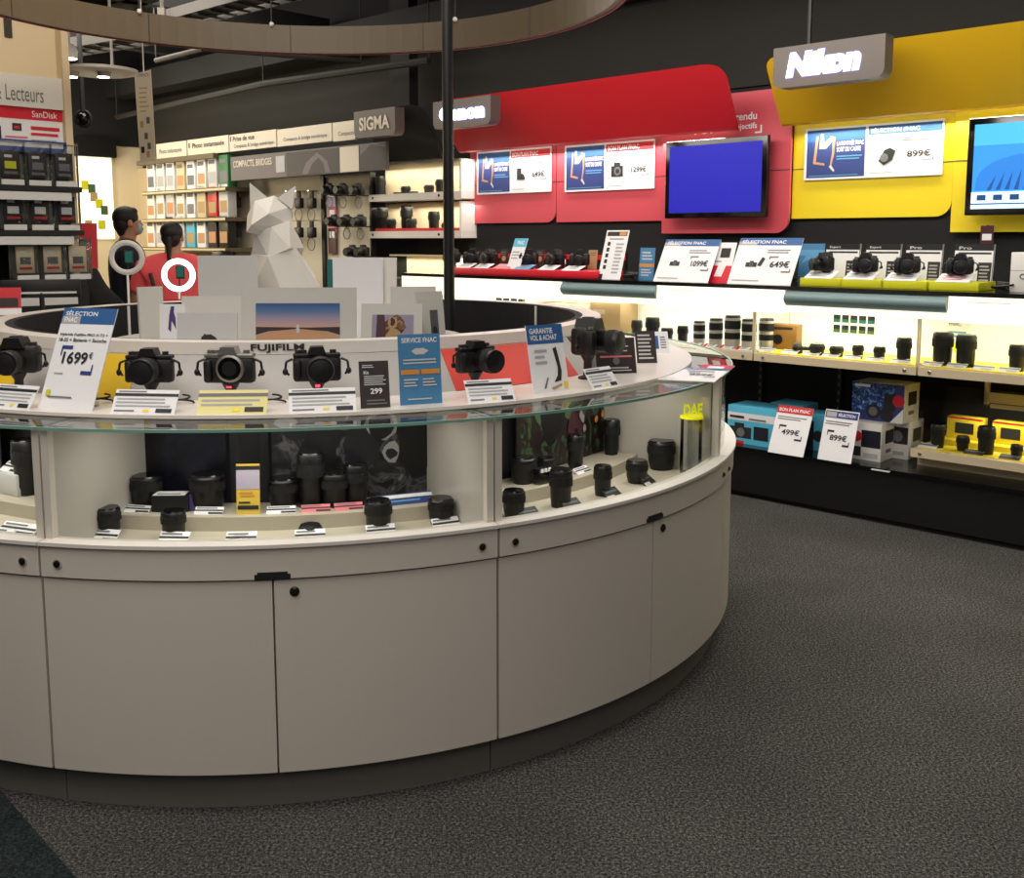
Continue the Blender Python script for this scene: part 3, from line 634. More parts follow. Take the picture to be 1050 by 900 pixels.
# boxed camera on the riser
a = cr(177, 1.38, .77); t = thing('camera_box', 'small black box with white tag on top on the riser of the central showcase', 'box', pol(1.38, a, .742), a+PI/2+.15)
b = MB(); b.box((0,0,.025), (.11,.06,.05), 'black', .003); b.b2(.055, .075, -.02, .03, 0, .05, 'purple'); b.build('carton', t)
b = MB(); b.b2(-.05, .045, -.028, .02, .0505, .052, 'paper'); b.rect(-.04, .04, .0, .001, -.03, 'ink'); b.b2(-.04, .03, -.02, -.012, .0522, .0526, 'ink'); b.build('tag', t)

# posters at the back of showcases (curved)
def curved_poster(name, label, xa, xb, z0, z1, paint, R=1.291, frame=True):
    z0 = .745; a0 = cr(xa, R, (z0+z1)/2); a1 = cr(xb, R, (z0+z1)/2); am = (a0+a1)/2; w = 2*R*math.sin((a1-a0)/2)
    t = thing(name, label, 'poster', pol(R+.004, am, 0), am+PI/2)
    b = MB(); b.b2(-w/2, w/2, 0, .004, z0, z1, 'print_dark')
    def P(u, v, k=0): return (-w/2+w*max(0, min(1, u)), -.0006-.0004*k, z0+(z1-z0)*max(0, min(1, v)))
    for k, (pts, m) in enumerate(paint): b.add([P(u, v, k) for u, v in pts], [tuple(range(len(pts)))], m)
    b.build('print', t)
    if frame:
        b = MB(); sd = {'L': (-1,), 'R': (1,)}.get(frame, (-1, 1))
        for q in sd: b.b2(q*w/2-.004, q*w/2+.004, -.012, .004, z0, z1, 'paper_grey')
        b.build('frame', t)
    return t, P
def blob(u, v, ru, rv, m, n=10, jag=.25):
    return ([(u+ru*(1+jag*random.uniform(-1,1))*math.cos(2*PI*i/n), v+rv*(1+jag*random.uniform(-1,1))*math.sin(2*PI*i/n)) for i in range(n)], m)
t, P = curved_poster('showcase_poster', 'dark navy poster with a lens picture at the left back of the central showcase', 128, 234, .82, 1.055, [([(0,0),(1,0),(1,1),(0,1)],'photo_navy')]+[([(.09+.0*i,.52-.18*i),(.11,.52-.18*i),(.11,.55-.18*i),(.09,.55-.18*i)], 'paper') for i in range(2)], frame='L')
vs, fs, asp = text_geo('FUJIFILM', .02); b = MB(); b.add([P(.06+.24*v[0], .86+.05*v[1], 6) for v in vs], fs, 'print_grey'); vs, fs, asp = text_geo('X SERIES', .01); b.add([P(.06+.22*v[0], .78+.04*v[1], 6) for v in vs], fs, 'print_grey'); b.build('lettering', t)
curved_poster('showcase_poster', 'plain black poster behind the yellow leaflet', 236, 276, .82, 1.055, [blob(.5,.5,.3,.3,'black')], frame=False)
pnt = [([(0,0),(1,0),(1,1),(0,1)], 'photo_bw')]
pnt += [blob(.08,.8,.06,.06,'print_light'), blob(.15,.7,.1,.08,'print_dark'), blob(.26,.5,.1,.36,'black'), ([(.22,.8),(.3,.8),(.28,.97),(.24,.97)],'black'), blob(.45,.85,.06,.12,'print_light'), blob(.5,.55,.1,.3,'print_dark'), blob(.46,.78,.05,.09,'black'), blob(.6,.75,.09,.18,'print_light'), blob(.6,.72,.07,.16,'black'), blob(.66,.45,.05,.1,'print_light'), blob(.66,.44,.03,.06,'print_dark'), blob(.82,.55,.15,.38,'black'), blob(.8,.9,.05,.05,'print_light'), blob(.72,.85,.04,.1,'print_dark'), blob(.9,.9,.05,.07,'print_light'), blob(.93,.55,.04,.08,'print_grey'), blob(.93,.56,.025,.05,'black')]
curved_poster('showcase_poster', 'wide black and white action photo poster at the right back of the central showcase', 278, 458, .835, 1.055, pnt, frame='R')
# section cut off at the left
curved_poster('showcase_poster', 'black poster at the back of the left cut-off showcase', -60, 29, .82, 1.055, [blob(.8,.9,.1,.04,'print_light',jag=.1), blob(.5,.4,.2,.2,'black')], frame=False)
for x, R, z, w, lab in [(8, 1.4, .81, .1, 'white price tag raised on a block in the left cut-off showcase'), (14, 1.60, .70, .13, 'white price tag on the floor of the left cut-off showcase'), (-5, 1.66, .70, .08, 'white price tag at the very left edge of the front row')]:
    if z > .8:
        a = cr(x, R, z); b = MB(); b.box((0,0,.035),(.1,.07,.07),'paper_grey',.003); b.build('riser_block', loc=pol(1.37,a,.742), rz=a+PI/2, label='grey riser block in the left cut-off showcase', cat='block')
        tagcard(x, 1.39, .813, w, lab, tilt=1.0)
    else: tagcard(x, R, z, w, lab)
a = cr(22, 1.38, .8); make_lens('long', pol(1.36, a, .742), 'tall black lens beside the post in the left cut-off showcase', 1.0)
# ------------------------------------------------------------------ right showcase
pnt = [([(0,0),(1,0),(1,1),(0,1)], 'photo_col')]+[blob(.22,.75,.06,.2,'print_green'), blob(.2,.8,.05,.1,'print_light'), blob(.36,.62,.12,.36,'black'), blob(.36,.85,.045,.1,'skin_print',jag=.05), blob(.36,.95,.06,.06,'hair',jag=.1), blob(.56,.7,.06,.25,'print_green'), blob(.62,.4,.1,.25,'print_maroon')]
pnt += [blob(random.uniform(.62,.95), random.uniform(.3,.95), .02, .05, random.choice(['orange','print_light','print_green','black'])) for _ in range(16)]
t_, P_ = curved_poster('showcase_poster', 'colourful dark portrait poster at the back of the right showcase', 520, 612, .82, 1.055, pnt, frame=False)
curved_poster('showcase_poster', 'violet blue poster beside the portrait in the right showcase', 613, 641, .82, 1.055, [([(0,0),(1,0),(1,1),(0,1)],'photo_violet'), blob(.5,.2,.4,.15,'black'), blob(.3,.8,.2,.15,'print_light')])
curved_poster('showcase_poster', 'pale taupe poster panel at the right end of the right showcase', 643, 700, .82, 1.055, [([(0,0),(1,0),(1,1),(0,1)],'kick_grey'), blob(.3,.7,.12,.12,'print_light',jag=.1), blob(.4,.3,.1,.2,'beige')])
for x, k, s_, lab in [(527, 'mid', .95, 'rounded black lens at the far left of the front row in the right showcase'), (575, 'tall', .92, 'tall black lens second in the front row of the right showcase'), (618, 'tall', .76, 'black lens third in the front row of the right showcase'),
                      (653, 'fat', .82, 'squat black lens fourth in the front row of the right showcase'), (678, 'fat', 1.1, 'largest black lens in the right showcase, wide hood'), (698, 'tall', .78, 'black lens at the far right of the front row in the right showcase')]:
    a = cr(x, 1.56, .74); make_lens(k, pol(1.56, a, .70), lab, s_)
for i, x in enumerate((545, 590, 632, 668, 700)):
    tagcard(x, 1.615, .70, .08, 'dark price tag at the foot of the %s front lens in the right showcase' % ORD[i], base='black', items=[('r', .1, .55, .9, .7, 'ink_grey'), ('r', 0, 0, .5, .3, 'paper_grey')])
for x, k, s_, lab in [(590, 'long', .7, 'dark lens on the riser before the portrait poster'), (627, 'long', .75, 'tall dark lens on the riser before the violet poster'), (648, 'mid', .85, 'small black lens on the riser before the pale panel'), (536, 'fat', .9, 'dark lens at the left of the riser in the right showcase'), (560, 'mid', .8, 'dark lens below the face on the portrait poster')]:
    a = cr(x, 1.37, .80); make_lens(k, pol(1.37, a, .742), lab, s_)
a = cr(556, 1.42, .79); t = thing('mini_rack', 'small black holder with three white cubes before the portrait poster', 'holder', pol(1.42, a, .742), a+PI/2)
b = MB(); b.box((0,0,.02), (.06,.03,.04), 'acrylic'); b.box((0,0,.045), (.055,.03,.014), 'black'); b.build('holder', t)
b = MB(); [b.box((-.017+.017*i, -.017, .047), (.011,.004,.012), 'paper') for i in range(3)]; b.build('cubes', t)
tagcard(600, 1.43, .742, .08, 'pale price tag on the riser of the right showcase', base='paper', h=.03)
a = math.radians(-24.3); t = thing('reflection_stand_in', 'added clear cylinder with glowing yellow letters, standing in for a reflection in the right showcase', 'display', pol(1.675, a, .70), .3)  # added cylinder, its glowing letters stand in for a mirrored yellow reflection
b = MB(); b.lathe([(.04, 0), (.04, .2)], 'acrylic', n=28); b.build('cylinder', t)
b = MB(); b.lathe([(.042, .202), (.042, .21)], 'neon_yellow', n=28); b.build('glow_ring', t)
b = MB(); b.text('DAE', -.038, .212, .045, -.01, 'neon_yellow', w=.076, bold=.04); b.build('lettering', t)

# ================================================================== INSIDE THE RING: plinth, frames, sculpture
t = thing('display_plinth', 'white round plinth inside the counter carrying the framed prints', 'plinth', (-.95, 4.35, 0))
b = MB(); b.lathe([(.74, 0), (.74, 1.10), (.76, 1.10), (.76, 1.13)], 'fascia', n=48); b.build('drum', t)
PZ = 1.13
def scaled(x0, x1, ytop, ybot, Y):
    A = aty(x0, ytop, Y); B = aty(x1, ytop, Y); C = aty((x0+x1)/2, ybot, Y); return (A.x+B.x)/2, B.x-A.x, A.z
def framed(label, x0, x1, ytop, Y, paint, rz=0.0, tilt=.12, mat_='mount_board', win=(.14,.86,.15,.72), thick=.012, name='framed_print', cat='framed print'):
    cx, w, zt = scaled(x0, x1, ytop, 340, Y); w /= max(.3, math.cos(rz)); h = (zt-PZ)/math.cos(tilt)
    t = thing(name, label, cat, (cx, Y, PZ), rz); T = Matrix.Rotation(-tilt, 4, 'X')
    b = MB(); b.b2(-w/2, w/2, 0, thick, 0, h, mat_, X=T); b.build('board', t)
    if paint:
        x_0, x_1, z_0, z_1 = win; b = MB()
        for k, (pts, m) in enumerate(paint): b.poly([(-w/2+w*(x_0+(x_1-x_0)*u), h*(z_0+(z_1-z_0)*v)) for u, v in pts], -.001-.0004*k, m, T)
        b.build('print', t)
    b = MB(); dy = h*math.sin(tilt)
    b.add([(-.01, thick+.002, .3*h), (.01, thick+.002, .3*h), (.01, dy*.9+.05, 0), (-.01, dy*.9+.05, 0)], [(0,1,2,3)], 'mount_board'); b.b2(-.01, .01, thick, dy*.9+.052, 0, .003, 'mount_board'); b.build('easel', t)
    return t
F4 = lambda a, b_, m: ([(0,a),(1,a),(1,b_),(0,b_)], m)
land = [F4(0,1,'sky_grad'), ([(0,.14),(.15,.24),(.5,.3),(.85,.24),(1,.14),(1,.36),(.6,.34),(0,.36)],'horizon_dark'), ([(0,0),(1,0),(1,.1),(.8,.24),(.5,.31),(.2,.24),(0,.1)],'sand'), ([(.48,.2),(.52,.2),(.515,.4),(.5,.44),(.485,.4)],'paper_grey')]
framed('large white-mounted landscape print of a lone figure on a dune under blue sky', 245, 364, 295, 3.78, land, 0, .1, win=(.13,.86,.2,.76))
port = [([(0,0),(1,0),(1,1),(0,1)],'sky3'), blob(.5,.5,.28,.5,'photo_fur'), blob(.5,.7,.14,.25,'skin_print'), ([(.1,.0),(.35,.1),(.3,1),(.12,1)],'print_maroon'), blob(.52,.2,.2,.25,'cardboard'), blob(.5,.72,.06,.16,'brown_dark')]
framed('white-mounted square portrait print of a brown furry figure, right of the landscape', 368, 432, 312, 3.76, port, -.08, .2, win=(.18,.86,.25,.78))
framed('narrow white print seen edge-on with a grey photo strip', 432, 457, 299, 3.9, [([(0,0),(1,0),(1,1),(0,1)],'print_grey'), blob(.5,.3,.3,.3,'ink')], .75, .12, win=(.45,.75,.05,.68))
framed('tall off-white panel standing behind the portrait print', 401, 447, 294, 4.1, None, .15, .1, 'mount_board', name='mount_board', cat='board')
framed('pale white board left of centre of the two tall boards behind the portrait', 341, 392, 264, 4.25, None, .1, .05, 'paper', name='mount_board', cat='board')
framed('narrow white board standing close right of the wide pale board', 383, 405, 264, 4.28, None, -.2, .05, 'white', name='mount_board', cat='board')
framed('dark teal board edge peeping out left of the pale board', 335, 344, 266, 4.4, None, .1, .05, 'teal', name='mount_board', cat='board')
framed('large light grey board standing left of the faceted sculpture', 202, 262, 262, 4.35, None, .05, .04, 'paper_grey', name='mount_board', cat='board')
framed('low grey mount board in front of the large grey board', 184, 250, 304, 4.1, None, 0, .15, 'mount_board', name='mount_board', cat='board')
framed('pale board with a dark camera silhouette at its foot', 180, 242, 321, 3.85, [blob(.5,.1,.3,.3,'brown_dark'), blob(.35,.3,.1,.15,'brown_dark')], 0, .12, 'paper_grey', win=(.3,.75,.2,.75))
framed('small white card showing a dancing purple figure', 162, 188, 312, 3.95, [([(.2,.2),(.45,.1),(.5,.5),(.9,.2),(.85,.6),(.7,.8),(.75,1),(.45,1),(.3,.7)],'purple'), F4(-.3,-.25,'ink_grey')], 0, .1, 'paper', win=(.25,.7,.3,.95))
framed('grey standing board turned sideways at the left end of the prints', 146, 164, 294, 4.0, None, .85, .03, 'mount_board', name='mount_board', cat='board')
# faceted paper animal
SP = aty(290, 300, 4.62)
t = thing('paper_sculpture', 'white faceted paper animal with pointed ears sitting behind the prints', 'sculpture', (SP.x, 4.62, PZ), 0)
k = (SP.z-PZ); b = MB()
def q(x, y, z): return (x, y, z+k)
b.hull([q(-.13,-.1,.27), q(-.10,-.13,.3), q(-.145,-.02,.34), q(-.1,-.06,.405), q(-.02,-.03,.43), q(.055,0,.385), q(.05,-.02,.3), q(-.03,-.1,.35), q(-.04,.08,.4), q(.0,.08,.3), q(-.05,-.05,.25), q(-.12,.03,.33)], 'sculpt')
b.hull([q(-.135,.0,.49), q(-.13,-.02,.37), q(-.045,-.04,.42), q(-.06,.04,.41), q(-.12,.04,.38)], 'sculpt')
b.hull([q(.07,.0,.475), q(-.005,-.03,.42), q(.055,-.02,.37), q(.05,.05,.38), q(.0,.05,.42)], 'sculpt')
b.hull([q(-.10,-.06,.27), q(-.02,-.1,.29), q(.05,-.05,.32), q(.07,.04,.25), q(.1,.0,.2), q(-.13,-.03,.17), q(-.03,-.13,.16), q(.06,-.1,.2), q(-.07,.07,.26), q(.05,.1,.1)], 'sculpt')
b.hull([q(-.13,-.03,.175), q(-.03,-.14,.165), q(.08,-.07,.2), q(.14,.02,.08), q(.19,.0,-.02), q(.19,-.05,-.12), q(.03,-.14,.0), q(-.09,-.13,.05), q(-.12,-.03,-.05), q(-.11,.08,.1), q(.1,.12,.1), (-.11,-.12,0), (.14,-.12,0), (.2,.1,0), (-.11,.1,0)], 'sculpt')
b.build('folded_body', t)

# ring lights on the far deck
def ring_light(x, y, Y, R, m, label, phone):
    p = aty(x, y, Y); t = thing('ring_light', label, 'ring light', (p.x, Y, 1.072), .1); zc = p.z-1.072
    b = MB(); b.torus((0,0,zc), R, .014, m, sq=.6); b.build('light_ring', t)
    b = MB(); b.cyl((0,0,.01), (0,0,zc-R), .006, 'white', 8); b.lathe([(.05,0),(.05,.008),(.01,.014)], 'white', n=20); b.build('stand', t)
    b = MB(); b.box((.01,0.0,zc+phone), (.045,.008,.07), 'black', .004); b.rect(-.008, .028, zc+phone-.025, zc+phone+.03, -.0046, 'teal'); b.cyl((0,.004,zc-R), (0.005,.004,zc+phone), .004, 'black', 6); b.build('phone_holder', t)
ring_light(130, 264, 5.28, .076, 'ring_unlit', 'pale unlit ring light in front of the man in navy', .0)
ring_light(183, 282, 5.38, .073, 'led_ring', 'bright white glowing ring light in front of the woman in red', .015)
p = aty(182, 300, 5.3); card('price_sign', 'small red and white sign below the glowing ring light', 'sign', .15, .17, [('r', 0, .5, 1, 1, 'red'), ('l', .1, .9, .1, .4, 3, 'ink_grey')], (p.x, 5.3, 1.072), 0, .1)

# far left items on the deck beyond
p = aty(18, 308, 5.0)
t = thing('small_monitor', 'small black monitor standing on the far left of the ring counter', 'monitor', aty(43, 307, 5.05), .35); t.location.z = 1.072
zc = aty(43, 300, 5.05).z-1.072
b = MB(); b.box((0,0,zc+.02), (.36,.02,.09), 'black', .004); b.rect(-.16, .16, zc-.005, zc+.005, -.011, 'paper_grey'); b.build('screen', t)
b = MB(); b.cyl((0,0,0), (0,0,zc), .012, 'black'); b.lathe([(.06,0),(.06,.01)], 'black'); b.build('stand', t)
p = aty(5, 300, 4.9); card('price_sign', 'small red and white leaflet at the far left edge above the rim', 'leaflet', .13, .25, [('r', 0, .6, 1, 1, 'red'), ('r', .1, .62, .9, .8, 'brown_dark'), ('l', .1, .9, .1, .5, 4, 'ink_grey')], (p.x, 4.9, 1.072), .3, .15)

# ================================================================== BRAND WALL
def wthing(name, label, cat, s, o, z, dz=0.0, group=None): return thing(name, label, cat, wp(s, o, z), WRZ+dz, group)
SL = -6.25; SR = .8
t = thing('wall_plinth', 'long black low plinth along the foot of the brand wall', 'plinth', wp(0, 0, 0), WRZ)
b = MB(); b.b2(SL, SR, 0.03, .78, .03, .30, 'black'); b.b2(SL, SR, .0, .78, .295, .315, 'black_gloss'); b.build('box', t)
b = MB(); b.b2(SL, SR, .06, .1, 0, .03, 'black_matte'); b.build('kickboard', t)
t = thing('recess_back', 'black backing board behind the boxes under the lit cases', 'panel', wp(0,0,0), WRZ)
b = MB(); b.b2(SL, SR, .70, .78, .315, .84, 'black_matte')
s_, _ = W(748, 380, .3)
for s in (s_, s_+.55): b.b2(s, s+.03, .66, .70, .315, .84, 'black'); [b.box((s+.015, .658, .4+.05*i), (.008,.002,.02), 'ink_grey') for i in range(8)]
b.build('board', t)
# lit glass cases
seams = [SL, -4.95, W(772, 366, 0)[0], W(940, 382, 0)[0], SR-.9]
case_lab = ['lit glass wall case at the left end under the red area, mostly hidden', 'lit glass wall case with white telephoto lenses on red tags', 'lit glass wall case with small lenses on yellow strip and gold box', 'lit glass wall case at the right edge with large black lenses']
for i in range(4):
    s0, s1 = seams[i]+.006, seams[i+1]-.006; red = i < 2
    t = thing('wall_case', case_lab[i], 'display case', wp((s0+s1)/2, 0, 0), WRZ); w = (s1-s0)/2
    b = MB(); b.b2(-w, w, 0, .74, .84, .885, 'beige'); b.build('base_slab', t)
    b = MB(); b.b2(-w, w, .42, .44, .885, 1.18, 'light_back'); b.build('back_panel', t)
    b = MB(); b.add([(-w+.01, .012, .885), (w-.01, .012, .885), (w-.01, .012, 1.16), (-w+.01, .012, 1.16)], [(0,1,2,3)], 'case_glass'); b.build('front_glass', t)
    for k_ in (-1, 1):
        b = MB(); b.add([(k_*w,.012,.885),(k_*w,.42,.885),(k_*w,.42,1.16),(k_*w,.012,1.16)], [(0,1,2,3)], 'case_glass'); b.b2(k_*w-.004, k_*w+.004, .004, .012, .885, 1.16, 'beige'); b.build('side_glass', t)
        b = MB(Matrix.Translation((k_*(w-.06), 0, .862))); b.lathe([(.01, 0), (.01, .004), (.006, .006)], 'chrome', n=14, ax='y'); b.build('lock', t)
    b = MB(); b.b2(-w+.02, w-.02, .02, .4, .886, .893, 'yellow' if not red else 'white'); b.build('floor_strip', t)
    b = MB(); b.b2(-w+.03, w-.03, .1, .13, 1.165, 1.178, 'tube'); b.build('light_tube', t)
    lamp('case_light', 'AREA', wp((s0+s1)/2, .2, 1.15), 3.6, (1, .98, .88), (s1-s0)*.9, .15, rot=(0, 0, WRZ))
# ledge with hood
t = thing('display_ledge', 'black camera ledge with lit white and grey hood panels along the brand wall', 'ledge', wp(0, 0, 0), WRZ)
b = MB(); b.b2(SL, SR-.9, -.01, .78, 1.262, 1.285, 'black_gloss'); b.build('shelf', t)
b = MB(); b.b2(SL, SR-.9, .02, .78, 1.18, 1.262, 'white'); b.build('hood_body', t)
hs = [SL]+[W(x, 295, 0)[0] for x in (577, 675, 806, 974)]+[SR-.9]
for i in range(5):
    s0, s1 = hs[i]+.004, hs[i+1]-.004; grey = i in (1, 3)
    b = MB()
    if grey:
        n = 8; pr = [(-.004-.03*math.sin(PI*j/n), 1.26-.085*j/n) for j in range(n+1)]
        vs = [(s0, y, z) for y, z in pr]+[(s1, y, z) for y, z in pr]; b.add(vs, [(j, j+1, n+2+j, n+1+j) for j in range(n)], 'teal_grey', smooth=True)
        b.b2(s0, s1, -.012, .02, 1.14, 1.176, 'light_panel')
    else: b.prism([(s0, 1.13), (s1, 1.13), (s1, 1.262), (s0, 1.262)], -.02, .0, 'light_panel'); b.b2(s0+.1, s0+.3, -.0215, -.02, 1.235, 1.238, 'beige')
    b.build('hood_panel', t)
# upper back board (black) + coloured wall panels
b = MB(); b.b2(SL, SR, 0, .06, 1.285, 1.72, 'black_matte'); b.build('back_board', loc=wp(0,.72,0), rz=WRZ, label='black board behind the cameras on the ledge', cat='panel')
def rpanel(s0, s1, z0, z1, m, o, label, round_r=True, seam=True, r=.09):
    t = thing('wall_panel', label, 'wall panel', wp((s0+s1)/2, o, 0), WRZ); w = (s1-s0)/2
    pts = [(-w, z1), (-w, z0)]
    if round_r: pts += [(w-r+r*math.sin(a*PI/16), z0+r-r*math.cos(a*PI/16)) for a in range(9)]
    else: pts += [(w, z0)]
    pts += [(w, z1)]
    b = MB(); b.prism(pts, 0, .02, m)
    if seam: b.b2(-w, w, -.0012, 0, 1.985, 1.991, 'seam')
    b.build('board', t); return t
sx = [W(483, 230, .7)[0], W(571, 229, .7)[0], W(680, 240, .68)[0], W(810, 230, .68)[0], W(975, 225, .7)[0], 0.2]
rpanel(sx[0], sx[1]-.008, 1.68, 2.5, 'red_panel', .695, 'red wall panel at the far left with the smaller sale poster')
rpanel(sx[1], sx[2], 1.68, 2.5, 'red_panel', .695, 'red wall panel between the left red one and the blue screen', False)
rpanel(sx[2], sx[3], 1.59, 2.5, 'red_panel', .66, 'red wall panel behind the plain blue screen')
rpanel(sx[3], sx[4], 1.68, 2.5, 'yellow_panel', .695, 'yellow wall panel with the selection poster')
rpanel(sx[4]+.01, sx[5], 1.59, 2.5, 'yellow_panel', .67, 'yellow wall panel behind the screen at the right edge', False)
# canopies
def canopy(s0t, s1t, s0b, s1b, m, label, zt=2.62, zb=2.26, ot=.2, ob=.55):
    t = thing('brand_canopy', label, 'canopy', wp(0, 0, 0), WRZ); b = MB()
    d = .06
    def P(s, f, k): return (s, ot+(ob-ot)*f+k*.0, zt+(zb-zt)*f)
    n = 6; r = .1
    out = []
    def cor(sA, f0, dirs):   # rounded top corners
        return None
    L = s1t-s0t
    pts = [(s0b, 1), (s1b, 1)]
    pts += [(s1b+(s1t-s1b)*(.8+.2*(j/n))-(.16*(j/n)**2), .2-.2*(1-(1-j/n)**2)) for j in range(n+1)]
    pts += [(s0b+(s0t-s0b)*(1-.2*(j/n))+(.16*(1-j/n)**2), .2*(1-(1-j/n))**2) for j in range(n+1)]
    fr = [P(s, f, 0) for s, f in pts]; bk = [(x, y+.025, z-.012) for x, y, z in fr]; N_ = len(pts)
    b.add(fr+bk, [tuple(range(N_)), tuple(range(2*N_-1, N_-1, -1))]+[(i, (i+1)%N_, N_+(i+1)%N_, N_+i) for i in range(N_)], m); b.build('front', t)
    b = MB(); b.b2(s0b+.3, s1b-.35, ob+.03, .68, zb+.05, zb+.07, 'black_matte'); b.build('soffit', t)
    b = MB(); b.b2(s0b+.2, s1b-.1, ob+.03, ob+.07, zb+.015, zb+.03, 'tube'); b.build('light_strip', t)
    return t
canopy(W(443, 98, .2)[0], W(741, 62, .2)[0], W(470, 160, .55)[0], W(756, 130, .55)[0], 'red_canopy', 'large red slanted canopy over the red brand area')
canopy(W(783, 56, .2)[0], SR-.2, W(801, 125, .55)[0], SR-.2, 'yellow_canopy', 'large yellow slanted canopy over the yellow brand area')
sc0, sc1 = W(377, 122, .2)[0], W(432, 100, .2)[0]
canopy(sc0, sc1, W(383, 162, .5)[0], W(452, 158, .5)[0], 'black_matte', 'black slanted canopy beside the grey-brown brand sign', zt=2.62, zb=2.22)
# illuminated signs
def brand_sign(px0, px1, py0, py1, o, text, m, label, glow=True, bold=.05, italic=0.0, rnd=.05, wd=(.13,.87), zt=(.28,.74)):
    xm = (px0+px1)/2; ym = (py0+py1)/2
    s0 = W(px0, ym, o)[0]; s1 = W(px1, ym, o)[0]; zt_ = W(xm, py0, o)[1]; zb = W(xm, py1, o)[1]
    w = (s1-s0)/2; h = zt_-zb; t = wthing('brand_sign', label, 'sign', (s0+s1)/2, o, zb)
    pts = [(-w, h)]+[(-w+rnd-rnd*math.cos(a*PI/12), rnd-rnd*math.sin(a*PI/12)) for a in range(7)]+[(w-rnd+rnd*math.sin(a*PI/12), rnd-rnd*math.cos(a*PI/12)) for a in range(7)]+[(w, h)]
    b = MB(); b.prism(pts, 0, .1, m); b.build('box', t)
    b = MB()
    x0, x1 = -w+2*w*wd[0], -w+2*w*wd[1]
    b.text(text, x0, h*zt[0], h*(zt[1]-zt[0]), -.006, 'neon' if glow else 'header', w=x1-x0, bold=bold, italic=italic); b.build('lettering', t)
    if glow: 
        b = MB(); b.text(text, x0-.005, h*zt[0]-.006, h*(zt[1]-zt[0])+.012, -.002, 'neon_halo', w=x1-x0+.01, bold=bold+.05, italic=italic); b.build('halo_outline', t)
    b = MB(); b.b2(-w*.5, w*.5, .1, .2, h*.55, h*.8, 'black'); b.build('bracket', t)
    return t
brand_sign(793, 907, 42, 85, .0, 'Nikon', 'sign_brown', 'grey-brown hanging sign with glowing white italic lettering on the yellow canopy', italic=.18, zt=(.24,.82), wd=(.13,.78), bold=.04)
brand_sign(444, 503, 101, 130, .02, 'Canon', 'sign_brown', 'grey-brown sign with glowing white lettering at the left end of the red canopy', zt=(.26,.78), wd=(.12,.9))
brand_sign(363, 405, 112, 140, .1, 'SIGMA', 'sign_brown', 'unlit grey-brown sign with cream capital letters beside the black canopy', glow=False, zt=(.25,.75), bold=.03, wd=(.14,.88))
b = MB(); b.cyl((0,0,0), (0,0,1.4), .012, 'black', 8); b.build('hanging_rod', loc=wp(W(830, 38, .05)[0], .05, 2.62), rz=WRZ, label='black rod holding the glowing sign on the yellow canopy', cat='rod')
b = MB(); b.b2(-.12,.12,0,.1,0,1.2,'beam'); b.build('hanging_bracket', loc=wp(W(410, 80, .5)[0], .5, 2.55), rz=WRZ, label='wide dark bracket column above the black canopy', cat='bracket')
# wall lettering
t = wthing('wall_lettering', 'white lettering about lens rendering on the red wall under the canopy corner', 'lettering', 0, .66, 0)
for tx, xa, ya, xb in (('le rendu', 745, 123, 776), ('de nos objectifs', 729, 134, 776)):
    b = MB(); b.text(tx, W(xa, ya, .655)[0], W(765, ya, .655)[1], .05, -.004, 'paper', w=W(xb, 120, .655)[0]-W(xa, 120, .655)[0], bold=.02); b.build('lettering', t)
b = MB(); b.text('TOP', W(709, 138, .655)[0], W(716, 138, .655)[1], .075, -.004, 'paper', bold=.02); b.build('lettering', t)
b = MB(); e = W(781, 136, .655); b.add([(e[0]-.05,-.004,e[1]),(e[0],-.004,e[1]),(e[0],-.004,e[1]+.05),(e[0]-.01,-.004,e[1]+.05),(e[0]-.01,-.004,e[1]+.01),(e[0]-.05,-.004,e[1]+.01)], [(0,1,2,3,4,5)], 'paper'); b.build('corner_mark', t)
t = wthing('wall_lettering', 'brown lettering above the screen at the right edge of the yellow wall', 'lettering', 0, .67, 0)
b = MB(); e = W(1034, 110, .665); b.text('TOUT', e[0], e[1], .08, -.004, 'cardboard', bold=.0); b.build('letters', t)
# screens
def tv(px0, px1, pt, pb, o, label, paint, scr):
    xm = (px0+px1)/2; s0 = W(px0, (pt+pb)/2, o)[0]; s1 = W(px1, (pt+pb)/2, o)[0] if px1 < 1100 else s0+.85
    zt = W(px0, pt, o)[1]; zb = W(px0, pb, o)[1]; w = (s1-s0)/2; h = zt-zb
    t = wthing('wall_screen', label, 'screen', (s0+s1)/2, o, zb)
    b = MB(); b.box((0, .02, h/2), (2*w, .04, h), 'black_gloss', .006); b.build('bezel', t)
    b = MB(); bz = .035; b.rect(-w+bz, w-bz, bz, h-bz, -.0012, scr)
    for k, (pts, m) in enumerate(paint): b.poly([(-w+bz+(2*w-2*bz)*u, bz+(h-2*bz)*v) for u, v in pts], -.0016-.0004*k, m)
    b.build('display', t)
    b = MB(); b.b2(-.15, .15, .04, .1, h*.3, h*.7, 'black'); b.build('mount', t)
tv(682, 786, 146, 224, .56, 'wall screen showing a plain deep blue image on the red wall', [], 'screen_blue')
dome = [(.02,.22)]+[(.42-.40*math.cos(a*PI/20), .22+.42*math.sin(a*PI/20)**.7) for a in range(1, 20)]+[(.82,.22)]
tv(991, 1200, 122, 221, .56, 'wall screen showing a blue knitted hat picture at the right edge', [F4(.75,1,'screen_sky2'), (dome,'screen_fig')]+[([(.1+.06*i,.22),(.13+.06*i,.22),(.16+.055*i,.5-.02*abs(i-5))],'screen_fig_dark') for i in range(11)]+[([(.44,.24),(.47,.24),(.4,.55),(.38,.55)],'screen_sky2'), F4(0,.2,'screen_white'), F4(.05,.065,'screen_ink')]+[([(.04+.11*i,.1),(.1+.11*i,.1),(.1+.11*i,.165),(.04+.11*i,.165)],'screen_ink') for i in range(6)], 'screen_sky')
